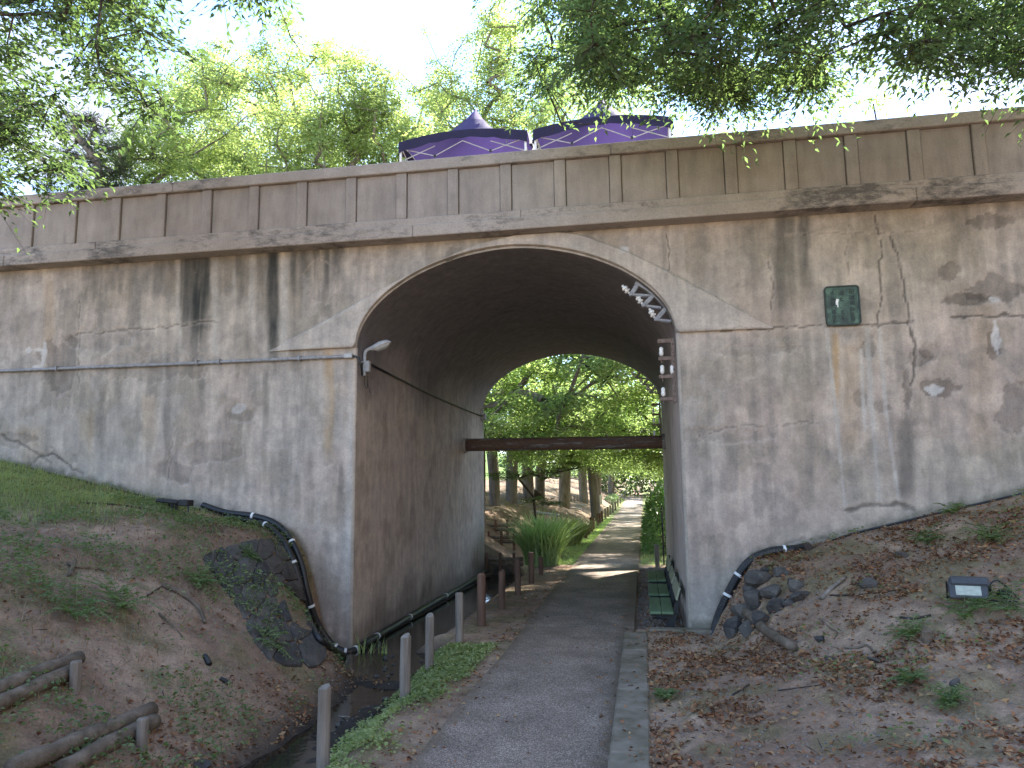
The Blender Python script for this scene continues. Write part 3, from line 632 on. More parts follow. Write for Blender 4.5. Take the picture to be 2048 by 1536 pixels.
# ------------------------------------------------------------------ conduits, lamps, pipes
conduit = MB(); P = [at_y(px, py, YW-.055) for px, py in [(-700, 772), (-300, 756), (0, 742), (350, 728), (690, 713), (704, 712)]]
conduit.tube(P, .026, 8); croot = tag(empty('wall_conduit', P[2]), 'thin grey steel conduit running along the left bridge wall', 'conduit')
mk('tube', np.array(conduit.V)-P[2], conduit.F, M['galv'], croot, True)
MB(P[2]).box(at_y(697, 712, YW-.055), (.14, .075, .075), bev=.01).build('coupling', M['greymetal'], croot)
for px in (115, 395, 440, 600):
    q = at_y(px, np.interp(px, [0, 690], [742, 713]), YW-.05); MB(P[2]).box(q, (.03, .1, .085), bev=.004).build('clip', M['galv'], croot)
q = [at_y(706, 712, YW-.055), at_y(716, 716, YW-.05), at_y(722, 730, YW-.03), at_y(724, 750, YW+.1)]
MB(P[2]).tube(spline(q, 4), .018, 6).build('bend', M['black'], croot, True)
def make_lamp():
    Y = YW+.22; o = np.array([XL+.06, Y, 3.75])
    r = empty('tunnel_lamp', o); m = lambda: MB(o)
    def Q(px, py): p = at_y(px, py, Y); p[0] = max(p[0], XL+.05); return p
    pole = [Q(728, 752), Q(728, 722), Q(728, 710), Q(732, 702), Q(740, 697), Q(748, 694)]
    m().tube(spline(pole, 4), .028, 8).build('arm', M['greymetal'], r, True)
    for py in (742, 725): m().box(Q(728, py)-np.array([.03, 0, 0]), (.06, .1, .035), bev=.005).build('bracket', M['galv'], r)
    m().box(Q(736, 733)+np.array([0, 0, 0]), (.07, .09, .18), bev=.01).build('junction_box', M['greymetal'], r)
    A, B = Q(743, 702), Q(783, 685); d = (B-A)/np.linalg.norm(B-A); s = np.array([0, 1.0, 0]); u = np.cross(s, d); u = u if u[2] > 0 else -u
    L = np.linalg.norm(B-A); V = []; F = []; prof = [(0, .035, .03), (.12, .085, .075), (.5, .105, .095), (.85, .09, .07), (1, .03, .02)]
    for t, w, h in prof:
        for k in range(9):
            a = math.pi*k/8; V.append(A+d*L*t+s*w*math.cos(a)+u*h*math.sin(a))
    for i in range(4):
        for k in range(8): F.append((i*9+k, i*9+k+1, (i+1)*9+k+1, (i+1)*9+k))
        F.append((i*9+8, i*9, (i+1)*9, (i+1)*9+8))
    m().add(V, F).build('lamp_shade', M['greymetal'], r, True)
    V = []; F = []
    for t, w, h in [(.12, .07, .01), (.3, .085, .055), (.65, .08, .06), (.92, .05, .015)]:
        for k in range(9):
            a = math.pi*k/8; V.append(A+d*L*t+s*w*math.cos(a)-u*h*math.sin(a)-u*.003)
    for i in range(3):
        for k in range(8): F.append((i*9+k, i*9+k+1, (i+1)*9+k+1, (i+1)*9+k))
    m().add(V, F).build('lens', M['lens'], r, True)
    loop = [Q(728, 752), Q(727, 764), Q(731, 775), Q(735, 776), Q(735, 765), Q(736, 752)]
    m().tube(spline(loop, 4), .006, 5).build('loose_wire', M['black'], r); m().tube([Q(735, 760), Q(737, 774), Q(741, 786)], .006, 5).build('loose_wire', M['black'], r)
    return r
def lens_mat():
    t = NT('frosted_lens'); f = t.noise(12, 3); return t.fin(t.ramp(f, [(.3, (.30, .30, .29)), (.7, (.42, .42, .40))]), .2, .5)
M['lens'] = lens_mat()
lamp1 = make_lamp(); tag(lamp1, 'grey arm lamp on the left jamb at the mouth beside the wall conduit', 'lamp')
lamp2 = copy_tree(lamp1); lamp2.location.y += YF-YW-.55; tag(lamp2, 'grey arm lamp at the leafy far end of the tunnel', 'lamp')
P = [at_x(740, 728, XL+.03), at_x(966, 833, XL+.03)]; P[0][1] = max(P[0][1], YW+.25); P[1][1] = min(P[1][1], YF-.3)
mid = [(P[0]*(1-t)+P[1]*t)+np.array([0, 0, -.05*math.sin(math.pi*t)]) for t in np.linspace(0, 1, 9)]
co = MB(P[0]).tube(mid, .02, 6).build('tunnel_cable', M['black'], None, True); co.location = P[0]
tag(co, 'black cable strung between the two lamps along the left tunnel wall', 'cable')
# rusty pipe across the tunnel
pa, pb = at_y(930, 888, 18.4), at_y(1336, 886, 18.4); pa[0] = XL-.05; pb[0] = XR+.05; pz = (pa[2]+pb[2])/2; pa[2] = pz+.02; pb[2] = pz-.02
po = (pa+pb)/2; rp = tag(empty('crossing_pipe', po), 'thick rusty pipe spanning the tunnel from wall to wall', 'pipe')
MB(po).tube([pa*(1-t)+pb*t for t in np.linspace(0, 1, 12)], .158, 20).build('pipe_body', M['pipe'], rp, True)
for x in (XL+.02, XR-.02): MB(po).tube([(x-.05, 18.4, pz), (x+.05, 18.4, pz)], .185, 20).build('collar', M['wall_plain'] if 'wall_plain' in M else M['ledge'], rp)
# black drain pipes over the banks
def pipe_run(name, pts, r, label, clamps, ribs=False):
    sp_ = spline(pts, 8); o = pts[len(pts)//2]
    root = tag(empty(name, o), label, 'pipe')
    if ribs:
        D = [0]; 
        for a, b_ in zip(sp_[:-1], sp_[1:]): D.append(D[-1]+np.linalg.norm(b_-a))
        n = int(D[-1]/.018); S = np.linspace(0, D[-1], n); A = np.array(sp_)
        PP = np.stack([np.interp(S, D, A[:, k]) for k in range(3)], -1); RR = [r*(1.0 if i % 2 else .93) for i in range(n)]
        MB(o).tube(list(PP), RR, 10).build('hose', M['black'], root, False)
    else: MB(o).tube(sp_, r, 10).build('hose', M['black'], root, True)
    for t in clamps:
        i = int(t*(len(sp_)-2)); a, b_ = sp_[i], sp_[i+1]; d = (b_-a)/(np.linalg.norm(b_-a)+1e-9)
        MB(o).tube([a-d*.018, a+d*.018], r*1.13, 12).build('clamp', M['white'], root)
    return root
yy = YW-.09
def wl_pts(L, dy=0):
    out = []
    for px, py in L:
        g = on_ground(px, py); a = at_y(px, py, yy-dy); out.append(a if g[1] > a[1] else g+np.array([.02, -.05, .045]))
    return out
tun_pts = [np.array([XL+.13, y, z]) for y, z in ((11.35, -.235), (13, -.22), (15.5, -.2), (18, -.2), (20.7, -.16))]
up = wl_pts([(405, 1010), (450, 1025), (500, 1031), (540, 1042), (568, 1068), (588, 1102), (603, 1140), (613, 1185), (624, 1230), (642, 1270), (668, 1297), (698, 1309)])+tun_pts
pipe_run('drain_pipe', up, .05, 'black drain pipe with white clamps curving down beside the stones, upper of a pair', (.14, .3, .5, .64, .68, .73, .78, .84, .9))
lo = wl_pts([(455, 1034), (505, 1043), (535, 1057), (560, 1080), (577, 1110), (592, 1146), (603, 1190), (614, 1235), (632, 1275), (660, 1303), (688, 1316)], .06)
pipe_run('drain_pipe', lo, .045, 'black drain pipe lying under its twin against the stone pitching', (.2, .47))
rp_ = wl_pts([(1422, 1268), (1436, 1235), (1455, 1190), (1480, 1145), (1508, 1116), (1545, 1102), (1590, 1098), (1612, 1100)], .05)
rp_[0][2] -= .1
pipe_run('drain_pipe', rp_, .058, 'single ribbed black drain pipe climbing the wall over the right hand rocks', (.3, .42, .8), True)
cab = [on_ground(1612, 1102)]+[at_y(px, py, YW-.06) for px, py in [(1700, 1085), (1800, 1062), (1900, 1028), (1980, 1000), (2100, 968)]]
for p in cab[1:]: p[2] = tz(p[0], YW-.06)+.015
o = MB(cab[2]).tube(spline(cab, 6), .016, 6).build('ground_cable', M['black'], None, True); o.location = cab[2]; tag(o, 'thin black cable lying along the foot of the right wall', 'cable')
cab = [at_y(px, py, YW-.08) for px, py in [(-200, 950), (0, 945), (160, 972), (280, 992), (400, 1010)]]
for p in cab: p[2] = tz(p[0], p[1])+.02
o = MB(cab[2]).tube(spline(cab, 6), .018, 6).build('ground_cable', M['black'], None, True); o.location = cab[2]; tag(o, 'thin black cable along the foot of the left wall by the grass', 'cable')

# insulator brackets on the right intrados
INS = [(.018, -.03), (.018, 0), (.045, .01), (.055, .03), (.03, .045), (.03, .06), (.05, .07), (.045, .095), (.022, .115), (.02, .14), (.008, .145)]
BELL = [(.012, -.02), (.03, 0), (.034, .03), (.028, .06), (.032, .075), (.03, .1), (.016, .118), (.004, .12)]
def make_arch_bracket():
    Y = YW+.18; Q = lambda px, py: at_y(px, py, Y); o = Q(1330, 620)
    r = empty('insulator_bracket', o)
    rail = [Q(px, py) for px, py in [(1271, 566), (1295, 580), (1320, 601), (1340, 626), (1351, 650)]]; rs_ = spline(rail, 4)
    n = len(rs_); V = []; F = []
    for i, p in enumerate(rs_):
        t = rs_[min(i+1, n-1)]-rs_[max(i-1, 0)]; t /= np.linalg.norm(t); w = np.array([t[2], 0, -t[0]])
        for a, b_ in ((-.03, -.06), (.03, -.06), (.03, .06), (-.03, .06)): V.append(p+w*a+np.array([0, b_, 0]))
    for i in range(n-1):
        for k in range(4): F.append((i*4+k, i*4+(k+1) % 4, i*4+4+(k+1) % 4, i*4+4+k))
    F += [(3, 2, 1, 0), tuple((n-1)*4+k for k in range(4))]
    MB(o).add(V, F).build('rail', M['galv'], r)
    for (rx, ry), (tx, ty_), (ix, iy), (bx_, by_) in [((1276, 568), (1262, 590), (1250, 577), (1300, 592)), ((1306, 592), (1287, 612), (1278, 598), (1322, 616)), ((1331, 618), (1312, 640), (1304, 626), (1342, 643))]:
        a, t, b_ = Q(rx, ry), Q(tx, ty_), Q(bx_, by_)
        for dy in (-.045, .045):
            D = np.array([0, dy, 0]); d = (t-a)/np.linalg.norm(t-a); w = np.array([d[2], 0, -d[0]])*.03
            MB(o).prism([a-w+D, t-w+D, t+w+D, a+w+D], (0, 1, 0), .012).build('arm', M['galv'], r)
            d = (t-b_)/np.linalg.norm(t-b_); w = np.array([d[2], 0, -d[0]])*.016
            MB(o).prism([b_-w+D*1.05, t-w+D*1.05, t+w+D*1.05, b_+w+D*1.05], (0, 1, 0), .01).build('brace', M['galv'], r)
        MB(o).box(t, (.06, .13, .05), bev=.006).build('shoe', M['galv'], r)
        i_ = Q(ix, iy); ax = i_-t; ax /= np.linalg.norm(ax)
        MB(o).tube([t, t+ax*.075], .013, 8).build('pin', M['rust'], r)
        MB(o).lathe(t+ax*.06, ax, INS, 14).build('insulator', M['porcelain'], r, False)
    return r
ib = make_arch_bracket(); tag(ib, 'steel bracket with three white insulators on the curved soffit at the tunnel mouth', 'bracket')
ib2 = copy_tree(ib); ib2.location.y += YF-YW-.6; tag(ib2, 'dark insulator bracket on the soffit at the far mouth against foliage', 'bracket')
def make_rack():
    Y = YW+.14; Q = lambda px, py: at_y(px, py, Y); o = Q(1352, 800); r = empty('insulator_rack', o)
    xw = XR-.045
    def B(name, p, q, w, mat): MB(o).box((p+q)/2, (abs(q[0]-p[0])+w, .05, abs(q[2]-p[2])+w), bev=.004).build(name, mat, r)
    t, b_ = Q(1352, 680), Q(1353, 801); t[0] = b_[0] = xw; B('upright', t, b_, .05, M['rust'])
    for k in range(7):
        p = t*(1-(k+.5)/7)+b_*((k+.5)/7); MB(o).tube([p+np.array([0, -.032, 0]), p+np.array([0, -.024, 0])], .01, 8).build('bolt', M['blackmetal'], r)
    for py, L, ins in [(682, 1318, []), (717, 1320, [(1323, 'u')]), (753, 1321, [(1325, 'u'), (1345, 'u')]), (798, 1323, [(1327, 'b'), (1348, 'p')])]:
        p, q = Q(L, py), Q(1347, py); q[0] = xw-.03; B('cross_arm', p, q, .045 if py != 682 else .05, M['rust'])
        for ix, kind in ins:
            c = Q(ix, py); c[2] += .02
            MB(o).tube([c-np.array([0, 0, .09]), c+np.array([0, 0, .09])], .009, 6).build('pin', M['rust'], r)
            if kind != 'p': MB(o).lathe(c+np.array([0, 0, .035]), (0, 0, 1), BELL, 12).build('insulator', M['porcelain'], r, True)
    return r
ir = make_rack(); tag(ir, 'rusty upright rack with cross arms and white insulators at the tunnel mouth', 'rack')
ir2 = copy_tree(ir); ir2.location.y += YF-YW-.6; tag(ir2, 'dark insulator rack on the right wall at the far mouth', 'rack')

# ------------------------------------------------------------------ trees
def leaves_mesh(name, base, axis, normal, length, width, mat, parent, org, fold=.12):
    """one folded diamond per leaf"""
    n = len(base); axis = axis/(np.linalg.norm(axis, axis=1)[:, None]+1e-9)
    side = np.cross(axis, normal); side /= np.linalg.norm(side, axis=1)[:, None]+1e-9; up = np.cross(side, axis)
    L = length[:, None]; w = width[:, None]
    V = np.stack([base, base+axis*L*.42+side*w*.5+up*L*fold, base+axis*L-up*L*.06, base+axis*L*.42-side*w*.5+up*L*fold], 1).reshape(-1, 3)
    i = np.arange(n)*4; F = np.stack([i, i+1, i+2, i+3], -1)
    return mk(name, V-np.asarray(org), F, mat, parent)
def sprays(cent, r, R, k, m, droop, flat, leaf, lw, jit=.06):
    """twigs with alternate leaves round every cluster centre -> leaf arrays and twig list"""
    N = len(cent); a = r.uniform(0, 2*np.pi, (N, k)); el = r.normal(-.05, flat, (N, k))
    d = np.stack([np.cos(a)*np.cos(el), np.sin(a)*np.cos(el), np.sin(el)], -1)
    L = R*r.uniform(.55, 1.15, (N, k)); s = (np.arange(m)+1)/m
    P = cent[:, None, None, :]+d[:, :, None, :]*(L[:, :, None]*s)[..., None]
    P[..., 2] -= droop*(L[:, :, None]*s)**2/R
    sg = np.where(np.arange(m) % 2 == 0, 1, -1)[None, None, :, None]
    sd = np.stack([-np.sin(a), np.cos(a), np.zeros_like(a)], -1)[:, :, None, :]
    ax = d[:, :, None, :]*.75+sd*sg*.7+r.normal(0, .22, P.shape); ax[..., 2] -= droop*.55
    nm = np.array([0, 0, 1.0])+r.normal(0, .42, P.shape)
    P = P+r.normal(0, jit*R, P.shape); ln = leaf*r.uniform(.6, 1.2, P.shape[:3])
    tw = [(cent[i], P[i, j, -1]*.5+cent[i]*.5+np.array([0, 0, droop*R*.1]), P[i, j, -1]) for i in range(N) for j in range(k)]
    return P.reshape(-1, 3), ax.reshape(-1, 3), nm.reshape(-1, 3), ln.ravel(), (ln*lw).ravel(), tw
def skeleton(trunk, att, r, bend=.12):
    """trunk polyline + attractors joined to the nearest node on the way in; returns nodes, parents, load"""
    N = [np.array(p, float) for p in trunk]; par = [-1]+list(range(len(trunk)-1)); root = N[-1]; idx = []
    for j in np.argsort(np.linalg.norm(att-root, axis=1)):
        A = np.array(N); d = np.linalg.norm(A-att[j], axis=1)+.25*np.abs(np.minimum(0, att[j][2]-A[:, 2]))*1.5; d[:max(1, len(trunk)//2)] += 3
        p = int(np.argmin(d)); dist = np.linalg.norm(N[p]-att[j]); ns = max(1, int(dist/1.1))
        for q in range(1, ns+1):
            t = q/ns; x = N[p]*(1-t)+att[j]*t if q < ns else att[j].copy()
            if q < ns: x = x+r.normal(0, bend*dist*.35, 3)+np.array([0, 0, .12*dist*math.sin(math.pi*t)])
            N.append(x); par.append(p if q == 1 else len(N)-2)
        idx.append(len(N)-1)
    load = np.zeros(len(N)); load[idx] = 1
    for i in range(len(N)-1, 0, -1): load[par[i]] += load[i]
    return np.array(N), par, load
def limb_mesh(N, par, load, r0, rmin, tw, twr, org):
    rad = np.maximum(rmin, r0*np.sqrt(load/load[0])); b = MB(org)
    for i in range(1, len(N)):
        p = par[i]; ra = min(rad[p], rad[i]*1.35) if p >= 0 else rad[i]
        b.tube([N[p], N[i]], [ra, rad[i]], 7 if rad[i] > .08 else (5 if rad[i] > .025 else 4), cap=False)
    if twr:
        for a, m_, c in tw: b.tube([a, m_, c], [twr, twr*.8, twr*.4], 3, cap=False)
    return b
def make_tree(name, seed, trunk, att, r0, mat, bark, leaf, lw, R, k, m, droop=.35, flat=.25, rmin=.012, twr=0, fold=.12, jit=.06, bend=.12):
    r = np.random.default_rng(seed); org = np.array(trunk[0], float)
    N, par, load = skeleton(trunk, att, r, bend); root = empty(name, org)
    P, ax, nm, ln, wd, tw = sprays(att, r, R, k, m, droop, flat, leaf, lw, jit)
    limb_mesh(N, par, load, r0, rmin, tw, twr, org).build('trunk', bark, root, True)
    leaves_mesh('crown', P, ax, nm, ln, wd, mat, root, org, fold)
    return root
def crown_points(r, n, c, rad, lobes=7, shell=.55):
    """uneven crown: points in several lobes, more near the outside"""
    c = np.array(c, float); rad = np.array(rad, float); out = []
    lc = [c+rad*np.array([math.cos(a)*q, math.sin(a)*q, z]) for a, q, z in zip(r.uniform(0, 6.28, lobes), r.uniform(.35, .7, lobes), r.uniform(-.6, .7, lobes))]
    while len(out) < n:
        l = lc[r.integers(lobes)] if r.random() < .8 else c; d = r.normal(0, 1, 3); d /= np.linalg.norm(d)
        p = l+d*rad*(.52 if l is not c else .95)*r.uniform(shell, 1)**.5
        out.append(p)
    return np.array(out)
# big background trees behind the bridge (light yellow-green)
BG = [(620, 15, 35, 4.8, 'tall pale yellow green tree rising highest above the parapet'), (375, 105, 32, 4.6, 'pale yellow green tree with leaning limbs next to the pine'), (958, 25, 38, 4.2, 'slender pale green tree behind the purple canopies'),
      (835, 118, 43, 5.0, 'hazy pale green tree filling the gap left of the canopies'), (480, 125, 40, 5.0, 'spreading pale green tree low over the parapet'), (715, 95, 30, 4.0, 'pale green tree with a dark bare limb above the parapet'), (1130, 60, 45, 6.0, 'pale green tree half hidden behind the hanging branches')]
for i, (px, py, Y, cr, lab) in enumerate(BG):
    r = np.random.default_rng(100+i); top = at_y(px, py, Y); x = top[0]; H = top[2]; g = tz(x, Y)
    lean = r.uniform(-1.2, 1.2); tr = [(x+lean, Y, g-.2), (x+lean*.8, Y, g+H*.12), (x+lean*.5, Y+.3, g+H*.25), (x+lean*.3, Y, g+H*.36)]
    att = np.concatenate([crown_points(r, 230, (x, Y, H*.60), (cr*1.1, cr, H*.36), 12), crown_points(r, 75, (x, Y, H*.84), (cr*.6, cr*.55, H*.155), 6)])
    att = att[att[:, 2] < H*1.0]
    t = make_tree('zelkova_tree', 200+i, tr, att, .3, M['leaf_yellow'], M['bark'], .165, .5, 1.0, 9, 20, .2, .5, .02, jit=.16, bend=.05)
    tag(t, lab, 'tree', 'trees behind the bridge')
# trees along the moat seen through the arch
AR = [(955, 985, 27.5, .3, 9, 4.0), (990, 985, 31, .24, 9, 4.4), (1022, 972, 37, .30, 13, 5.0), (1058, 968, 43, .33, 14, 5.0), (1080, 966, 45, .30, 15, 5.5), (1128, 966, 52, .42, 15, 5.5), (1168, 968, 62, .36, 16, 6), (1194, 970, 70, .36, 16, 6), (1222, 968, 92, .4, 18, 7)]
LABA = ['leafy tree close outside the left corner of the far mouth', 'slim grey trunked tree standing just outside the far mouth of the tunnel', 'stout grey trunked tree on the moat bank before the green slope', 'grey trunked moat tree with bright grass showing beside its trunk', 'thick pale trunked tree in the moat row', 'forked broad trunked tree in the moat row above the bare soil', 'tree behind the white sign board on the moat bank', 'distant moat tree beside the bend of the path', 'farthest moat tree where the path bends away']
for i, (px, py, Y, r0, H, cr) in enumerate(AR):
    r = np.random.default_rng(300+i); x = at_y(px, py, Y)[0]; g = tz(x, Y)
    tr = [(x, Y, g-.3), (x+r.uniform(-.1, .1), Y, g+1.2), (x+r.uniform(-.3, .3), Y, g+3.0), (x+r.uniform(-.4, .6), Y, g+4.6)]
    att = np.concatenate([crown_points(r, 24, (x+1.2, Y, g+H*.62), (cr, cr, H*.40), 7), crown_points(r, 60, (x+2.4, Y-1.5, 5.9), (cr*.95, cr*.9, 2.2), 8)])
    att = np.concatenate([att, crown_points(r, 26, (x+2.6, Y-2.2, 4.1), (cr*.8, cr*.6, .9), 5)]); att = att[att[:, 2] > g+1.3]
    t = make_tree('moat_tree', 400+i, tr, att, r0, M['leaf_mid'], M['bark'], .15, .5, 1.1, 10, 26, .3, .25, .02, jit=.1, bend=.07)
    tag(t, LABA[i], 'tree', 'trees along the moat')
RT = [(4.6, 30, .3, 7.5, 4.0, 'dark leafed tree leaning over the path beyond the benches'), (5.2, 39, .35, 9, 4.6, 'leafy tree spreading over the path right of the sign'), (4.9, 52, .4, 14, 5.5, 'far tree overhanging the right edge of the path'), (4.6, 25.0, .35, 15, 5, 'added tree on the right bank behind the bridge, its unseen crown shading the tunnel'), (5.5, 72, .4, 15, 6, 'tree at the right of the path just before its bend'), (4.0, 100, .5, 20, 9, 'broad tree closing the view behind the bend of the path')]
for i, (x, Y, r0, H, cr, lab) in enumerate(RT):
    r = np.random.default_rng(500+i); g = tz(x, Y)
    tr = [(x, Y, g-.3), (x-.1, Y, g+1.0), (x-.5, Y, g+2.2), (x-.9, Y, g+3.4)]
    att = np.concatenate([crown_points(r, 40, (x-1.5, Y, g+H*.6), (cr, cr, H*.42), 7), crown_points(r, 60, (x-3.4, Y, 5.2), (cr*.85, cr*.9, 2.4), 8), crown_points(r, 40, (x-3.2, Y+1, 3.9), (2.2, 3.5, .9), 5)])
    att = att[(att[:, 2] > 3.0) & ~((att[:, 1] < YF+1.4))]
    if Y < 26: att = np.concatenate([att[att[:, 2] > 5.6], crown_points(r, 120, (-.5, 26.4, 9.0), (2.9, 2.6, 2.6), 9, .0), crown_points(r, 40, (1.2, 28.6, 11.5), (2.5, 2, 2.4), 5, 0)])  # unseen crown added and shaped to block sun from the tunnel's left wall
    t = make_tree('moat_tree', 600+i, tr, att, r0, M['leaf_mid'], M['darkbark'], .15, .5, 1.05, 10, 26, .3, .22, .02, jit=.1, bend=.07)
    tag(t, lab, 'tree', 'trees along the moat')
# young maple with dark flat sprays in front of the trunks
r = np.random.default_rng(71); b0 = at_y(1068, 1045, 27); g = tz(b0[0], 27)
att = np.concatenate([np.stack([r.uniform(*q[0], n_), r.uniform(*q[1], n_), r.uniform(*q[2], n_)], -1) for q, n_ in [(((at_y(985, 0, 27)[0]), at_y(1165, 0, 27)[0]), 0)][:0] or []] or [np.zeros((0, 3))])
pts = []
for px, py in [(990, 950), (1015, 945), (1040, 948), (1065, 945), (1090, 940), (1110, 945), (1125, 932), (1140, 925), (1155, 935), (1050, 1005), (1075, 998), (1095, 1002), (1112, 1008), (1030, 955), (1100, 955), (1120, 912), (1150, 912), (1005, 958)]:
    for q in range(2): pts.append(at_y(px+r.uniform(-8, 8), py+r.uniform(-4, 4), 27+r.uniform(-.8, .8)))
tm = make_tree('young_maple', 72, [(b0[0], 27, g-.1), (b0[0]+.05, 27, g+.8), (b0[0], 27, g+1.6)], np.array(pts), .05, M['leaf_dark'], M['darkbark'], .09, .45, .42, 9, 12, .1, .12, .008)
tag(tm, 'young maple with dark flat sprays standing in front of the moat trunks', 'tree')
# pine on the upper left
r = np.random.default_rng(81); Y = 27; b0 = at_y(215, 330, Y); g = tz(b0[0], Y)
pts = [at_y(px+r.uniform(-16, 16), py+r.uniform(-8, 8), Y+r.uniform(-1.2, 1.2)) for px, py in [(150, 240), (180, 232), (120, 262), (200, 262), (160, 290), (230, 300), (130, 310), (250, 330), (190, 330), (215, 350), (140, 350), (255, 345), (170, 375), (230, 378), (110, 340), (105, 378)] for q in range(3)]
tp = make_tree('pine_tree', 82, [(b0[0]+.6, Y, g-.3), (b0[0]+.5, Y, g+3.5), at_y(205, 375, Y), at_y(190, 315, Y), at_y(150, 265, Y)], np.array(pts), .2, M['leaf_pine'], M['bark'], .20, .10, .62, 16, 22, -.15, .5, .02, fold=.02)
tag(tp, 'grey green pine with bare branches rising behind the left parapet', 'tree')

# overhanging trees on the near side of the bridge
def poly_sample(r, poly, n):
    poly = np.array(poly, float); lo, hi = poly.min(0), poly.max(0); out = []
    while len(out) < n:
        p = r.uniform(lo, hi); c = False; j = len(poly)-1
        for i in range(len(poly)):
            if (poly[i, 1] > p[1]) != (poly[j, 1] > p[1]) and p[0] < (poly[j, 0]-poly[i, 0])*(p[1]-poly[i, 1])/(poly[j, 1]-poly[i, 1])+poly[i, 0]: c = not c
            j = i
        if c: out.append(p)
    return np.array(out)
def canopy(seed, polys, extra, up=42):
    r = np.random.default_rng(seed); P = []
    for poly, n, y0, y1 in polys:
        for p in poly_sample(r, poly, n): P.append(at_y(p[0], p[1]-up, r.uniform(y0, y1)))
    return np.concatenate([np.array(P), extra]) if len(extra) else np.array(P)
r = np.random.default_rng(90)
ex = crown_points(r, 18, (-10, 5.5, 10.8), (2.5, 2, 1.2), 4)
attL = canopy(91, [([(-200, -150), (270, -150), (300, 40), (345, 150), (330, 235), (290, 260), (200, 210), (120, 240), (60, 330), (-200, 380)], 175, 6.5, 9.0), ([(20, 230), (70, 300), (160, 385), (130, 400), (60, 345), (-20, 300)], 9, 7.5, 8.5), ([(-150, 330), (50, 380), (20, 410), (-150, 420)], 10, 6.5, 8)], ex)
tL = make_tree('zelkova_tree', 92, [(-12.5, 5.0, tz(-12.5, 5)-.2), (-12.3, 5.0, 5.0), (-11.9, 5.2, 7.6), (-10.2, 5.8, 9.6), (-8, 6.8, 10.2)], attL, .085, M['leaf_dark'], M['darkbark'], .105, .40, .62, 9, 12, .45, .3, .008, .004)
tag(tL, 'dark green broadleaf tree reaching over the left parapet from the near bank', 'tree')
ex = crown_points(r, 14, (-4.5, 5.5, 11.5), (2, 1.4, .8), 4)
attT = canopy(93, [([(415, -120), (560, -120), (545, 20), (520, 60), (480, 65), (440, 20)], 22, 7, 8.2)], ex)
tT = make_tree('zelkova_tree', 94, [(-13.6, 2.0, tz(-13.6, 2)-.2), (-13.2, 2.2, 6), (-11, 3, 9.5), (-7, 4.2, 11.2), (-4.5, 5, 11.4)], attT, .10, M['leaf_dark'], M['darkbark'], .105, .40, .55, 8, 11, .45, .3, .009, .004)
tag(tT, 'dark green branch tip of a tall tree hanging against the open sky', 'tree')
ex = crown_points(r, 24, (5.0, 7.0, 11.8), (3, 1.8, 1.0), 5)
attR = canopy(95, [([(990, -160), (2200, -160), (2200, 205), (2040, 190), (1960, 165), (1850, 180), (1800, 200), (1740, 110), (1700, 190), (1640, 225), (1540, 235), (1450, 215), (1360, 235), (1300, 190), (1230, 205), (1190, 190), (1150, 90), (1060, 30)], 265, 7.2, 10.2), ([(1150, 40), (1330, 100), (1310, 190), (1240, 235), (1170, 190)], 26, 8.5, 10), ([(1340, 180), (1560, 200), (1500, 245), (1360, 255)], 22, 8.8, 10.2), ([(1560, 190), (1660, 200), (1640, 228), (1570, 232)], 8, 9, 10.2), ([(990, -60), (1060, -60), (1080, 90), (1110, 230), (1080, 240), (1040, 120)], 14, 8.5, 10)], ex, 54)
tR = make_tree('zelkova_tree', 96, [(8.5, 2.5, tz(8.5, 2.5)-.2), (8.3, 2.7, 4.0), (8.0, 3.4, 8.2), (6.8, 5.0, 11.0), (4.5, 7, 11.6), (2, 8, 11.4)], attR, .11, M['leaf_near'], M['darkbark'], 0.095, .36, .58, 12, 14, .5, .32, .009, .004)
tag(tR, 'dense dark green broadleaf canopy hanging over the right half of the bridge', 'tree')
# bare drooping branch in front of the canopies
br = [at_y(*p, 9.6) for p in [(1075, -60), (1084, 30), (1105, 85), (1092, 130), (1092, 170), (1112, 220), (1125, 255)]]
N0 = len(bpy.data.objects)
o = MB(br[0]).tube(spline(br, 4), [.028*(1-.026*i) for i in range(25)], 6).tube(spline([br[4], at_y(1140, 240, 9.6), at_y(1180, 248, 9.6)], 4), .008, 4).tube(spline([br[5], at_y(1105, 262, 9.6)], 3), .007, 4).tube([br[1], at_y(1060, 20, 9.6), at_y(1035, 45, 9.6)], [.018, .012, .006], 4).build('bare_branch', M['darkbark'], tR)
o.location = br[0]-np.array(tR.location)

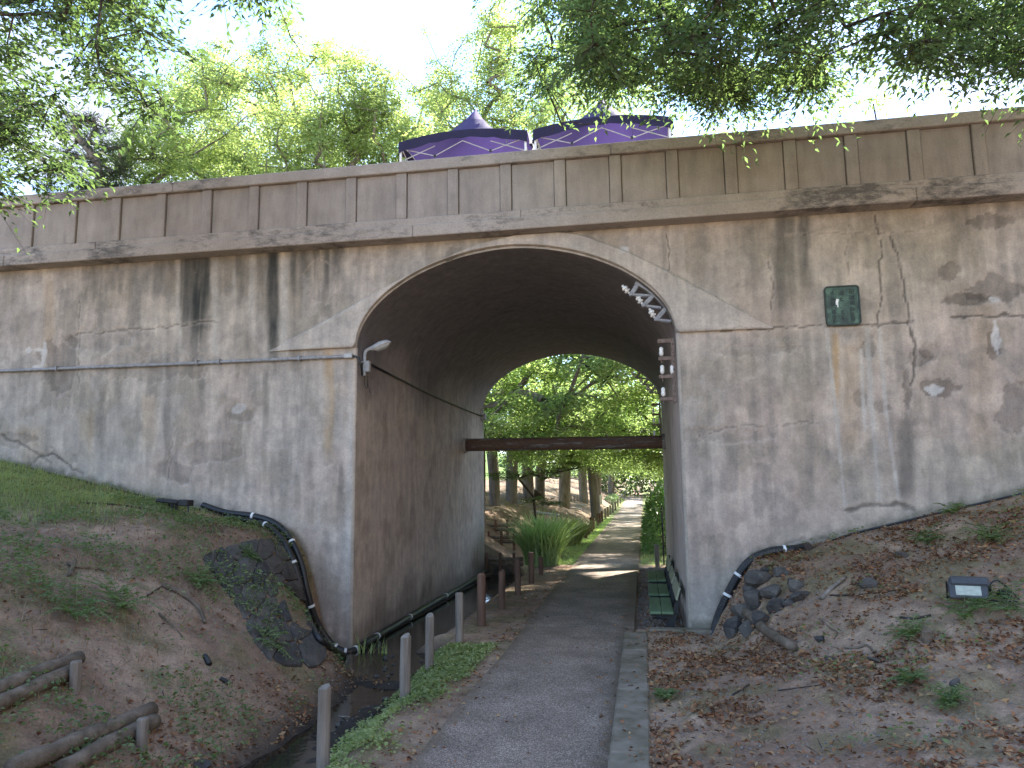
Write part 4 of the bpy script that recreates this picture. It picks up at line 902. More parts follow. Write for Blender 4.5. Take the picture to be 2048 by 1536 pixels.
# ------------------------------------------------------------------ canopy tents on the bridge
def make_tent(px0, px1, py0, py1, Y, lab):
    a, b_ = at_y(px0, py0, Y), at_y(px1, py1, Y); w = b_[0]-a[0]; zE = (a[2]+b_[2])/2; deck = 6.38
    o = np.array([(a[0]+b_[0])/2, Y+w/2, deck]); root = tag(empty('canopy_tent', o), lab, 'tent', 'purple canopy tents on the bridge')
    h = w/2; n = 13; e = zE-deck; V = []; F = []
    # roof: concave pyramid with a sharp peak, edges lifted a little in the middle
    for j in range(n):
        for i in range(n):
            u, v = -1+2*i/(n-1), -1+2*j/(n-1); m_ = max(abs(u), abs(v)); k = min(abs(u), abs(v))/(m_+1e-6)
            z = e+.15*(1-k*k)*m_+1.2*(1-m_)**2.0+.12*(1-m_)
            V.append((u*h, v*h, z))
    for j in range(n-1):
        for i in range(n-1): q = j*n+i; F.append((q, q+1, q+n+1, q+n))
    mk('roof', V, F, M['tent'], root, True)
    for s_, ax in ((-1, 0), (1, 0), (-1, 1), (1, 1)):
        V = []; F = []
        for i in range(17):
            u = -1+2*i/16; zt = e+.15*(1-u*u); sw = .02*math.sin(i*2.3+s_)
            hem = .21-.03*math.cos(u*math.pi)
            for dz, of in ((0, .004), (hem*.5, .012+sw), (hem, .02+sw*1.6)):
                p = [u*h, s_*(h+of), zt-dz] if ax == 0 else [s_*(h+of), u*h, zt-dz]
                V.append(p)
        for i in range(16):
            for k in range(2): q = i*3+k; F.append((q, q+1, q+4, q+3))
        mk('valance', V, F, M['tentdark'], root, True)
    for sx in (-1, 1):
        for sy in (-1, 1):
            MB().box((sx*(h-.04), sy*(h-.04), e/2-.02), (.045, .045, e-.02), bev=.006).build('leg', M['white'], root)
    for sx, sy, ax in ((-1, -1, 0), (-1, 1, 0), (-1, -1, 1), (1, -1, 1)):    # scissor trusses along each side
        c = -1 if (ax == 0 and sy == -1) or (ax == 1 and sx == -1) else 1
        for (u0, z0), (u1, z1) in (((-1, e-.12), (-.45, e-.34)), ((-.45, e-.34), (0, e-.06)), ((0, e-.06), (.45, e-.34)), ((.45, e-.34), (1, e-.12)), ((-1, e-.40), (-.45, e-.12)), ((1, e-.40), (.45, e-.12))):
            p = (u0*(h-.05), c*(h-.06), z0) if ax == 0 else (c*(h-.06), u0*(h-.05), z0); q = (u1*(h-.05), c*(h-.06), z1) if ax == 0 else (c*(h-.06), u1*(h-.05), z1)
            MB().tube([p, q], .010, 6).build('truss_bar', M['greymetal'], root)
        for u in (-.45, .45):
            p = (u*(h-.05), c*(h-.06), e-.34) if ax == 0 else (c*(h-.06), u*(h-.05), e-.34); MB().box(p, (.05, .05, .06), bev=.01).build('joint', M['black'], root)
    return root
M['tent'] = leaf_mat('purple_canopy_cloth', [(.05, .04, .125), (.055, .043, .135)], (1.5, 1.2, 1.9), .14, .8, .2)
M['tentdark'] = simple('dark_purple_valance_cloth', (.028, .024, .055), (.02, .018, .04), 3, .8, .2, bump=.1)
make_tent(797, 1054, 284, 262, 14.4, 'purple pop up canopy tent with a sharp peak against pale trees')
make_tent(1066, 1343, 259, 234, 14.4, 'purple pop up canopy tent whose peak is hidden by hanging leaves')

# ------------------------------------------------------------------ benches in the tunnel
def make_bench(y0, y1, lab):
    g = -.06; o = np.array([.2, (y0+y1)/2, g]); root = tag(empty('bench', o), lab, 'bench', 'green benches against the tunnel wall'); L = y1-y0
    zs = .31
    for x in (-.09, .085): MB().box((x, 0, zs), (.168, L, .04), bev=.008).build('seat_plank', M['bench'], root)
    MB().box((.245, 0, zs+.27), (.03, L, .19), roty(.30), bev=.008).build('back_plank', M['benchend'], root)
    for s_ in (-1, 1):
        y = s_*(L/2-.16); lg = empty('leg', (0, 0, 0), root)
        MB().prism([np.array(p) for p in [(-.17, y-.025, zs-.021), (.16, y-.025, zs-.021), (.27, y-.025, zs+.36), (.31, y-.025, zs+.36), (.22, y-.025, zs-.06), (.17, y-.025, .1), (.27, y-.025, .0), (-.13, y-.025, .0), (-.13, y-.025, .03), (.05, y-.025, .06), (.09, y-.025, .2), (-.15, y-.025, zs-.06)]], (0, 1, 0), .05).build('casting', M['blackmetal'], lg)
    return root
make_bench(11.5, 12.95, 'green plank bench set at the tunnel mouth beside the pier')
make_bench(13.35, 14.7, 'green plank bench in the middle of the row of three')
make_bench(15.3, 16.8, 'green plank bench deepest in the tunnel of the three')

# ------------------------------------------------------------------ stakes
SC = {}
def make_stake(px, y0, y1, mat, r=.055, z=-.03, lab=None, tilt=0):
    n_ = SC.get(lab, 0); SC[lab] = n_+1
    if lab and '%' in lab: lab = lab.replace('%', ('first', 'second', 'third', 'fourth', 'fifth', 'sixth', 'seventh', 'eighth', 'ninth', 'tenth')[n_])
    p = at_z(px, y1, z); Y = p[1]; h = (y1-y0)*Y/FPX; g = tz(p[0], Y); r = r*random.uniform(.9, 1.1)
    h = h+(z-g) if g < z else h
    o = MB().tube([(0, 0, -.15), (tilt*.3, 0, h*.4), (tilt, random.uniform(-.01, .01), h-.012), (tilt, 0, h)], [r, r*1.02, r, r*.86], 10, wob=.06).build('wooden_stake', mat, None, False)
    o.location = (p[0], Y, g); o.rotation_euler.z = random.uniform(0, 6)
    tag(o, lab, 'stake', 'stakes along the stream'); return o
for px, y0, y1 in [(919, 1193, 1290), (859, 1235, 1339), (810, 1277, 1396), (646, 1380, 1521)]:
    make_stake(px, y0, y1, M['wood'], lab='pale grey stake by the stream, % of its row counted from the left pier')
for px, y0, y1 in [(963, 1155, 1254), (1004, 1145, 1218), (1036, 1121, 1191), (1063, 1108, 1168)]:
    make_stake(px, y0, y1, M['brownwood'], .06, lab='reddish brown stake inside the tunnel, % counted from the mouth by the pier')
for px, y0, y1 in [(1082, 1116, 1151), (1103, 1093, 1132), (1121, 1078, 1118)]:
    make_stake(px, y0, y1, M['brownwood'], .06, lab='brown stake at the bright grass tuft, % counted from the tunnel')
for px, y0, y1 in [(1161, 1054, 1081), (1172, 1053, 1077), (1178, 1050, 1070), (1183, 1036, 1064), (1187, 1038, 1061), (1196, 1028, 1052), (1200, 1028, 1048), (1204, 1023, 1044)]:
    make_stake(px, y0, y1, M['brownwood'], .075, lab='dark stake beyond the tunnel, % from the dark grass tuft')
for i in range(9):
    t = i/8; px = 1211+t*40; y1 = 1037-t*30; make_stake(px, y1-20+t*8, y1, M['wood'], .08, lab='pale stake in the far row along the path, % counted towards the dark bush')
for i in range(10):
    t = i/9; p = at_z(1150+t*52, 1038-t*20, -.05); o = MB().tube([(0, 0, -.1), (0, 0, .55)], [.07, .06], 8).build('wooden_stake', M['wood']); o.location = (p[0]-.9, p[1], tz(p[0]-.9, p[1])); tag(o, 'pale stake across the stream below the bare slope, %s counted from the dark grass tuft' % ('first', 'second', 'third', 'fourth', 'fifth', 'sixth', 'seventh', 'eighth', 'ninth', 'tenth')[i], 'stake', 'stakes along the stream')
o = make_stake(1315, 1092, 1132, M['wood'], .06, lab='lone stake by the right path edge in front of the hydrangea')
dp = MB().tube([(0, 0, 0), (0, 0, 1.55)], .022, 8).build('thin_pole', M['black']); dp.location = (.47, YF+.15, tz(.47, YF+.15)-.02); tag(dp, 'thin black pole at the far right corner of the tunnel', 'pole')

# ------------------------------------------------------------------ log edging on the left bank
def logs(lab, runs, stakes, r):
    P = [[on_ground(*p) for p in run] for run in runs]; o = P[0][0]; root = tag(empty('log_edging', o), lab, 'log edging', 'log edging on the left bank')
    for k, run in enumerate(P):
        a, b_ = run[0]+np.array([0, 0, r*.8]), run[-1]+np.array([0, 0, r*.8]); n = 9
        pts = [a*(1-t)+b_*t+np.array([0, 0, random.uniform(-.008, .008)]) for t in np.linspace(0, 1, n)]
        MB(o).tube(pts, [r*random.uniform(.9, 1.05) for _ in range(n)], 10, wob=.06).build('log', M['log'], root, True)
    for (px, y0, y1) in stakes:
        g = on_ground(px, y1); h = (y1-y0)*g[1]/FPX
        MB(o).tube([g-np.array([0, 0, .1]), g+np.array([0, 0, h*.95]), g+np.array([0, 0, h])], [.045, .045, .038], 9, wob=.08).build('peg', M['wood'], root)
logs('two grey logs behind one peg higher on the left bank', [[(-150, 1452), (158, 1328)], [(-130, 1480), (140, 1360)]], [(149, 1322, 1384)], .062)
logs('two grey logs with a peg lower on the left bank, longer than the other pair', [[(20, 1560), (303, 1438)], [(120, 1565), (308, 1460)]], [(283, 1442, 1502)], .068)
# ------------------------------------------------------------------ stone pitching beside the left pier
def clip_poly(poly, a, n):
    out = []
    for i in range(len(poly)):
        p, q = poly[i], poly[(i+1) % len(poly)]; dp_, dq = np.dot(p-a, n), np.dot(q-a, n)
        if dp_ <= 0: out.append(p)
        if dp_*dq < 0: out.append(p+(q-p)*dp_/(dp_-dq))
    return out
def stones_from_cells(root, o, outline, seeds, mat, lift=.05, smin=2):
    outline = [np.array(p, float) for p in outline]
    for i, s_ in enumerate(seeds):
        poly = list(outline)
        for j, t in enumerate(seeds):
            if i != j:
                d = np.array(t)-np.array(s_); poly = clip_poly(poly, (np.array(t)+np.array(s_))/2, d)
                if len(poly) < 3: break
        if len(poly) < 3: continue
        c = np.mean(poly, 0)
        # round the corners, then lift each ring off the ground
        pp = []
        for k in range(len(poly)):
            p, q, w = poly[k-1], poly[k], poly[(k+1) % len(poly)]
            pp += [q+(p-q)*.22, q+(w-q)*.22]
        G = [on_ground(*p) for p in pp]; gc = on_ground(*c)
        A = np.array(G); A = A[np.linalg.norm(A-gc, axis=1) < 1.0]
        if len(A) < 5: continue
        u, s2, vt = np.linalg.svd(A-A.mean(0)); nrm = vt[2]; nrm = nrm if np.dot(nrm, np.array([.3, -1, .8])) > 0 else -nrm
        cen = A.mean(0); V = []; F = []; n = len(A); L = lift*random.uniform(.7, 1.5)
        flat = A-((A-cen)@nrm)[:, None]*nrm*.6
        rings = [(1.0, -.10), (.99, L*.45), (.94, L*.85), (.68, L*random.uniform(.95, 1.1)), (.3, L*random.uniform(1.0, 1.25))]
        for sc, up_ in rings:
            for k in range(n): V.append(cen+(flat[k]-cen)*sc*(1+random.uniform(-.015, .015))+nrm*(up_+random.uniform(-.006, .006))-o)
        for a in range(len(rings)-1):
            for k in range(n): F.append((a*n+k, a*n+(k+1) % n, (a+1)*n+(k+1) % n, (a+1)*n+k))
        F.append(tuple((len(rings)-1)*n+k for k in range(n)))
        mk('stone', V, F, mat, root, False)
oc = on_ground(540, 1200); sp_root = tag(empty('stone_pitching', oc), 'dark fitted stones facing the bank beside the left pier', 'stonework')
outl = [(402, 1118), (440, 1100), (482, 1088), (520, 1080), (558, 1082), (582, 1112), (596, 1150), (606, 1195), (618, 1240), (632, 1280), (655, 1310), (640, 1336), (575, 1338), (535, 1322), (505, 1285), (480, 1225), (452, 1185), (425, 1150)]
r = np.random.default_rng(12); seeds = []
for q in poly_sample(r, outl, 900):
    if all(np.hypot(q[0]-s_[0], (q[1]-s_[1])*.8) > 24+14*vnoise(q[0]/60, q[1]/60, 4) for s_ in seeds): seeds.append(tuple(q))
stones_from_cells(sp_root, oc, outl, seeds, M['stone'], .032)
# loose rocks under the right pipe
import bmesh
def rock_mesh(name, seed):
    bm = bmesh.new(); bmesh.ops.create_icosphere(bm, subdivisions=2, radius=1); r_ = np.random.default_rng(seed)
    pl_ = [(v/np.linalg.norm(v), r_.uniform(.42, .8)) for v in r_.normal(0, 1, (11, 3))]
    for v in bm.verts:
        p = np.array(v.co); 
        for n_, d in pl_:
            k = p@n_
            if k > d: p = p-n_*(k-d)*.97
        v.co = p*(1+r_.uniform(-.025, .025))
    me = bpy.data.meshes.new(name); bm.to_mesh(me); bm.free(); return me
RM = [rock_mesh('rock', i) for i in range(6)]
for me in RM: me.materials.append(M['stone'])
def rock(px, py, w, h, lab, grp, mat=None, name='rock', sink=.48):
    g = on_ground(px, py+h/2); s_ = g[1]/FPX*.5; me = random.choice(RM)
    o = bpy.data.objects.new(name, me); C.objects.link(o)
    o.scale = (w*s_*1.12, w*s_*random.uniform(.8, 1.1), h*s_*1.2); o.rotation_euler = (random.uniform(-.3, .3), random.uniform(-.3, .3), random.uniform(0, 6.28))
    o.location = (g[0], g[1], g[2]+h*s_*(1-sink*1.5)); tag(o, lab, 'rock', grp); return o
for px, py, w, h in [(1520, 1145, 54, 46), (1546, 1175, 50, 36), (1510, 1190, 60, 46), (1555, 1205, 44, 32), (1488, 1215, 50, 40), (1522, 1228, 54, 34), (1470, 1240, 44, 46), (1495, 1250, 40, 38), (1590, 1168, 40, 28), (1600, 1188, 52, 22), (1505, 1165, 36, 30), (1462, 1262, 34, 26), (1560, 1140, 40, 20)]:
    rock(px, py, w, h, 'dark rock in the heap under the ribbed pipe at the right pier', 'rocks heaped at the right pier')
rk = np.random.default_rng(9)
for q in poly_sample(rk, [(1450, 1262), (1478, 1205), (1505, 1140), (1560, 1130), (1615, 1180), (1560, 1225), (1500, 1262)], 16):
    rock(q[0], q[1], rk.uniform(14, 30), rk.uniform(10, 20), 'dark rock in the heap under the ribbed pipe at the right pier', 'rocks heaped at the right pier')
for px, py, w, h, lab in [(1737, 1160, 34, 26, 'low mossy rock half buried in the right bank'), (1805, 1108, 28, 14, 'flat grey rock on the right bank below the wall'), (1912, 1366, 30, 20, 'angular grey rock among dead leaves on the right'), (1640, 1275, 26, 14, 'flat grey rock near the thin curved stick'), (1755, 1318, 36, 10, 'flat stone at the end of the curved stick'), (400, 1525, 44, 26, 'grey rock at the low end of the left bank'), (1660, 1318, 24, 9, 'small flat stone left of the curved stick')]:
    rock(px, py, w, h, lab, None)
r = np.random.default_rng(44)
for k in range(16):   # stones in the stream bed
    y = r.uniform(7, 10.8); c = float(ditch_c(np.array([y]))); o = bpy.data.objects.new('pebble', random.choice(RM)); C.objects.link(o); s_ = r.uniform(.018, .05)
    o.scale = (s_, s_*1.2, s_*.7); o.rotation_euler = (0, 0, r.uniform(0, 6)); o.location = (c+r.uniform(-.25, .35), y, -.29+s_*.25); tag(o, 'small pale stone lying in the shallow stream', 'stone', 'stones in the stream')

# ------------------------------------------------------------------ sticks and fallen log
def stick(pts, r0, lab, mat='log', name='fallen_stick', r1=None):
    P = [on_ground(*p) for p in pts]; P = [p+np.array([0, 0, r0*.8]) for p in P]; S = spline(P, 5); n = len(S); r1 = r1 or r0*.6
    o = MB(P[0]).tube(S, [r0+(r1-r0)*i/(n-1) for i in range(n)], 8, wob=.15).build(name, M[mat], None, True); o.location = P[0]; tag(o, lab, 'log' if 'log' in name else 'stick')
stick([(1492, 1236), (1530, 1268), (1588, 1310)], .06, 'rotting fallen log beside the rock heap on the right', 'log', 'fallen_log', .05)
stick([(1643, 1203), (1665, 1180), (1692, 1160)], .028, 'short pale broken branch on the right bank', 'wood')
stick([(1690, 1301), (1715, 1302), (1735, 1297), (1752, 1312), (1778, 1322)], .014, 'thin curved dark stick on the right dirt')
stick([(1645, 1245), (1662, 1262), (1675, 1268), (1668, 1280)], .011, 'small crooked dark stick below the pale branch')
stick([(1660, 1196), (1720, 1195), (1790, 1185)], .010, 'long thin dark twig behind the pale branch', 'darkbark')
stick([(1800, 1238), (1830, 1240), (1862, 1236)], .016, 'dark twig lying in front of the floodlight', 'darkbark')
stick([(1465, 1392), (1500, 1372)], .008, 'short thin twig on the bare dirt near the kerb', 'darkbark')
stick([(1555, 1385), (1650, 1370)], .006, 'long straight twig on the dirt near the kerb', 'darkbark')
stick([(325, 1178), (360, 1190), (395, 1218), (410, 1250)], .03, 'thick exposed root curving down the left bank', 'log', 'exposed_root')
stick([(318, 1232), (345, 1255), (368, 1280)], .013, 'thin straight stick on the bare left bank')
stick([(135, 1130), (155, 1138), (200, 1142), (215, 1148)], .02, 'gnarled stick on the upper left bank under the grass')
stick([(160, 1008), (230, 1012), (300, 1022), (360, 1032)], .015, 'long dark root below the grass by the small floodlight', 'darkbark')
stick([(295, 1196), (330, 1172)], .012, 'short dark stick leaning across the exposed root', 'darkbark')
stick([(410, 1318), (418, 1335)], .03, 'short black stub of pipe on the left bank', 'black', 'pipe_stub', .03)
stick([(440, 1366), (458, 1376)], .022, 'small black scrap lower on the left bank', 'black', 'pipe_stub', .02)
stick([(140, 1155), (150, 1125)], .03, 'short weathered peg end on the left bank', 'log')
stick([(660, 1438), (700, 1437)], .012, 'bare stick at the stream edge by the nearest stake', 'wood')
# cut stump on the right
g = on_ground(1855, 1285); o = MB().tube([(0, 0, -.1), (0, 0, .09), (0, 0, .1)], [.05, .05, .042], 10, wob=.1).build('stump', M['log']); o.location = g; tag(o, 'small cut stump among weeds on the right dirt', 'stump')

# ------------------------------------------------------------------ floodlights
g = on_ground(1940, 1205); fl = tag(empty('floodlight', g), 'dark grey floodlight with pale lens lying on the right bank', 'floodlight'); fl.rotation_euler.z = -.28; fl.scale = (.82,)*3
Mt = rotx(-.5)
MB().box((0, 0, .17), (.42, .30, .13), Mt, bev=.03).build('housing', M['grey_dark'] if 'grey_dark' in M else M['blackmetal'], fl)
hd = bpy.data.objects[fl.children[0].name]
MB().box((-.02, -.155, .135), (.40, .03, .22), rotx(-.62), bev=.01).build('front_frame', M['grey_dark'] if 'grey_dark' in M else M['blackmetal'], fl)
MB().box((-.02, -.178, .132), (.26, .012, .125), rotx(-.62), bev=.004).build('lens', M['lenspale'] if 'lenspale' in M else M['white'], fl)
MB().box((-.05, .0, .255), (.06, .07, .008), Mt).build('sticker', M['white'], fl)
for s_ in (-1, 1): MB().box((s_*.225, .06, .10), (.018, .05, .22), rotx(.3), bev=.004).build('yoke_arm', M['blackmetal'], fl)
MB().tube([(-.225, .1, .012), (.225, .1, .012)], .012, 6).build('yoke_base', M['blackmetal'], fl)
MB().box((.36, .05, .075), (.14, .12, .12), rotz(.3), bev=.03).build('transformer', M['blackmetal'], fl)
MB().tube(spline([(.2, 0, .18), (.3, .02, .24), (.42, .05, .13), (.5, 0, .02), (.42, -.1, .02), (.25, -.12, .02), (.12, -.1, .05)], 5), .011, 6).build('power_lead', M['black'], fl, True)
MB().tube(spline([(.2, .1, .05), (.4, .2, .06), (.55, .1, .02), (.75, .0, .015)], 5), .008, 6).build('power_lead', M['black'], fl, True)
g = on_ground(350, 1030); f2 = tag(empty('floodlight', g), 'small black floodlight on a stake at the foot of the left wall', 'floodlight'); f2.location.y = min(g[1], YW-.3); f2.location.z = tz(g[0], f2.location.y)
MB().box((-.12, .05, .19), (.34, .24, .05), rotz(.1)@roty(.12), bev=.015).build('lamp_head', M['blackmetal'], f2)
MB().box((.13, .05, .165), (.17, .16, .09), roty(.05), bev=.012).build('driver_box', M['blackmetal'], f2)
for x, y in ((-.05, 0), (.0, .02)): MB().box((x, y, .06), (.035, .03, .26), bev=.004).build('mount', M['blackmetal'], f2)
MB().box((-.16, .08, .1), (.025, .025, .18), bev=.004).build('mount', M['blackmetal'], f2)
MB().tube(spline([(.2, .0, .14), (.23, -.03, .06), (.25, -.06, -.0)], 4), .01, 6).build('power_lead', M['black'], f2, True)

# ------------------------------------------------------------------ plants
def fern(px, py, R, lab, nfr, seed, mat='weed', leaf=.05, grp=None):
    r = np.random.default_rng(seed); g = on_ground(px, py); root = tag(empty('leafy_weed', g), lab, 'plant', grp)
    B, A, Nn, Ln, Wd = [], [], [], [], []; st = MB()
    for i in range(nfr):
        a = i/nfr*6.28+r.uniform(-.3, .3); L = R*r.uniform(.7, 1.15); m_ = max(6, int(L/leaf*2.1)); up_ = r.uniform(.95, 1.5); prev = np.zeros(3); pts = [prev]
        for k in range(m_):
            t = (k+1)/m_; p = np.array([math.cos(a)*L*t, math.sin(a)*L*t, L*(up_*t-.75*t*t)*.8+.02]); p[2] += tz(g[0]+p[0], g[1]+p[1])-g[2]
            tan = p-prev; sd = np.array([-math.sin(a), math.cos(a), 0])
            for s_ in (-1, 1):
                B.append(p); A.append(tan/np.linalg.norm(tan)*.45+sd*s_); Nn.append(np.array([0, 0, 1.0])+r.normal(0, .25, 3)); l = leaf*(1-.6*t)*r.uniform(.8, 1.2)*(1.2 if t > .15 else .6); Ln.append(l); Wd.append(l*.42)
            prev = p; pts.append(p)
        st.tube(pts[::2]+[pts[-1]], .0035, 3, cap=False)
    st.build('stems', M['weed'], root); leaves_mesh('foliage', np.array(B), np.array(A), np.array(Nn), np.array(Ln), np.array(Wd), M[mat], root, (0, 0, 0))
FERN = [(150, 1240, .26, 'bright feathery weed left of its darker neighbour on the bank', 9, 'weed'), (240, 1222, .27, 'dense dark feathery weed in the middle of the left bank', 14, 'leaf_dark'), (400, 1172, .2, 'blue green feathery weed by the stone pitching', 10, 'leaf_dark'), (540, 1300, .2, 'weed growing at the bottom edge of the fitted stones', 8, 'weed'), (500, 1115, .12, 'small weed rooted in a joint of the fitted stones', 7, 'weed'), (1905, 1030, .16, 'leafy weed at the wall foot by the thin cable', 8, 'weed'), (2005, 980, .2, 'leafy weed sprouting against the right wall', 9, 'weed'), (1980, 1085, .24, 'low green weed on the upper right bank', 9, 'weed'), (1855, 1092, .2, 'small weed patch below the right wall', 8, 'weed'), (1930, 1240, .22, 'grassy weed in front of the large floodlight', 9, 'weed'), (2010, 1225, .26, 'broad green weed beside the large floodlight', 10, 'weed'), (1820, 1280, .16, 'small weed beside the cut stump', 9, 'weed'), (1820, 1370, .14, 'feathery weed alone on the right dirt', 8, 'weed'), (1900, 1415, .11, 'small weed seedling near the angular rock', 6, 'weed'), (1330, 1400, .1, 'small weed against the kerb', 6, 'weed')]
for i, (px, py, R, lab, nf, mat) in enumerate(FERN): fern(px, py, R*1.35, lab, nf+5, 700+i, 'weed', .07)
def blades(name, B, H, lean, width, mat, r, parent=None, org=(0, 0, 0), seg=2):
    n = len(B); a = r.uniform(0, 6.28, n); d = np.stack([np.cos(a), np.sin(a), np.zeros(n)], -1); sd = np.stack([-np.sin(a), np.cos(a), np.zeros(n)], -1); V = []
    for k in range(seg+1):
        t = k/seg; c = B+d*(lean*t**1.8)[:, None]*1.0; c = c+np.array([0, 0, 1.0])*(H*(t-.28*t**3*np.clip(lean/H, 0, 2)))[:, None]; w = (width*(1-t**1.5)+.0008)[:, None]*.5
        V += [c-sd*w, c+sd*w]
    V = np.stack(V, 1); i = np.arange(n)*(2*(seg+1)); F = np.concatenate([np.stack([i+2*k, i+2*k+1, i+2*k+3, i+2*k+2], -1) for k in range(seg)])
    return mk(name, V.reshape(-1, 3)-np.asarray(org), F, mat, parent)
# long grass tufts beyond the tunnel
def tuft(px, py, R, H, n, mat, seed, lab):
    r = np.random.default_rng(seed); p = at_z(px, py, -.05); g = np.array([p[0], p[1], tz(p[0], p[1])]); a = r.uniform(0, 6.28, n); q = np.sqrt(r.uniform(0, 1, n))*R*.42
    B = np.stack([np.cos(a)*q, np.sin(a)*q, np.zeros(n)-.02], -1); h = H*r.uniform(.55, 1.1, n)
    o = blades('grass_tuft', B, h, h*r.uniform(.25, 1.25, n)*R/H*1.1, np.full(n, .05), mat, r, None, (0, 0, 0), 5); o.location = g; tag(o, lab, 'grass tuft')
tuft(1085, 1132, 1.15, 1.55, 900, M['longgrass'], 1, 'big arching tuft of bright long grass by the stakes beyond the tunnel')
tuft(1138, 1092, 1.0, 1.2, 1300, M['grass'], 2, 'darker grass tuft behind the bright arching one')
for px, py, h in [(751, 1318, .34), (790, 1298, .3), (765, 1310, .22)]:
    p = at_y(px, py, YW+.3); r = np.random.default_rng(px); n = 7; o = blades('water_grass', np.stack([r.normal(0, .03, n), r.normal(0, .03, n), np.zeros(n)-.02], -1), h*r.uniform(.7, 1.2, n), h*r.uniform(.1, .7, n), np.full(n, .018), M['longgrass'], r, None, (0, 0, 0), 4); o.location = (p[0], 10.9, -.3); tag(o, 'sprig of narrow green blades growing from the stream at the pier', 'grass', 'sprigs in the stream')
# hydrangea and far shrub
def shrub(name, c, rad, n, leaf, mat, seed, lab, flowers=0):
    r = np.random.default_rng(seed); root = tag(empty(name, c), lab, 'shrub'); d = r.normal(0, 1, (n, 3)); d /= np.linalg.norm(d, axis=1)[:, None]; d[:, 2] = np.abs(d[:, 2])
    bump = .8+.35*fbm(d[:, 0]*3+5, d[:, 1]*3+d[:, 2]*2, seed, 3); q = r.uniform(.55, 1, n)**.4; P = d*np.array(rad)*(q*bump)[:, None]; P[:, 2] = np.maximum(P[:, 2], .03)
    ax = d*.8+r.normal(0, .5, (n, 3)); ax[:, 2] -= .25; ln = leaf*r.uniform(.6, 1.2, n)
    leaves_mesh('foliage', P, ax, np.array([0, 0, 1.0])+d*.6+r.normal(0, .35, (n, 3)), ln, ln*.52, mat, root, (0, 0, 0)); st = MB()
    for k in range(14): e = P[k*7 % n]*.8; st.tube([(0, 0, -.05), e*.5+np.array([0, 0, .1]), e], [.012, .009, .005], 4, cap=False)
    st.build('stems', M['darkbark'], root); return root
shrub('hydrangea_bush', (.62, 25.4, -.02), (.74, 1.7, 2.1), 3000, .17, M['leaf_shrub'], 21, 'lush bright green hydrangea bush filling the right side beyond the tunnel')
shrub('hydrangea_bush', (1.5, 31.0, .1), (1.3, 2.2, 1.9), 2200, .17, M['leaf_shrub'], 22, 'second hydrangea bush farther along the right path edge')
shrub('hydrangea_bush', (1.9, 38.0, .2), (1.5, 3, 1.9), 2200, .17, M['leaf_dark'], 24, 'dark bush farthest along the right path edge')
p = at_z(1232, 1012, 0); shrub('low_bush', (p[0]-.3, p[1], tz(p[0]-.3, p[1])), (1.1, 2.2, 1.1), 1600, .16, M['leaf_dark'], 23, 'rounded dark green bush left of the far path by the sign')
for px, Y, rx, rz, lab in [(1300, 96, 7, 8, 'dark thicket closing the right side of the far bend'), (1215, 118, 9, 7, 'dark thicket behind the far bend of the path'), (1120, 105, 10, 6, 'low thicket beyond the moat trees')]:
    q = at_y(px, 968, Y); shrub('far_thicket', (q[0], Y, tz(q[0], Y)-.2), (rx, 4, rz), 5200, .55, M['leaf_dark'], Y, lab)
# sign, log terraces, planks, fallen stump beyond the tunnel
p = at_z(1206, 1035, 0); sg = tag(empty('notice_sign', (p[0]-.2, p[1], tz(p[0]-.2, p[1]))), 'small white notice board on a post beyond the tunnel', 'sign')
MB().tube([(0, 0, -.2), (0, 0, 1.55)], .03, 8).build('post', M['greymetal'], sg); MB().box((0, -.045, 1.3), (.36, .025, .58), bev=.006).build('board', M['white'], sg)
def terrace(px, py, lab, L=1.15, n=3):
    p = on_ground(px, py); root = tag(empty('log_terrace', p), lab, 'log edging', 'log terraces on the far bank')
    for k in range(2): MB().tube([(-L/2, .02, .10+.13*k), (L/2, -.12, .12+.13*k)], .055, 8, wob=.1).build('log', M['log'], root, True)
    for k in range(n): x = -L/2+L*(k+.35)/n; MB().tube([(x, -.1, -.15), (x, -.1, .42)], [.045, .04], 8, wob=.1).build('peg', M['brownwood'], root)
terrace(1006, 1140, 'lowest log terrace on the slope outside the far mouth'); terrace(1008, 1092, 'middle log terrace on the slope outside the far mouth'); terrace(996, 1066, 'highest log terrace on the slope outside the far mouth')
for px, py, L, lab in [(1088, 1030, 1.5, 'pale fallen plank lying on the far slope near the dark grass'), (1150, 1020, .9, 'short pale plank on the far slope towards the trunks'), (1162, 1012, .8, 'smallest pale plank high on the far slope')]:
    g = on_ground(px, py); o = MB().box((0, 0, .08), (L, .18, .1), bev=.02).build('fallen_plank', M['greymetal']); o.location = g; o.rotation_euler = (0, .12, random.uniform(-.3, .3)); tag(o, lab, 'plank')
g = on_ground(1072, 992); o = MB().tube([(0, 0, -.1), (0, 0, .18), (.05, 0, .32)], [.4, .33, .22], 12, wob=.2).build('stump', M['darkbark']); o.location = g; tag(o, 'dark old stump on the bare ground under the moat trees', 'stump')

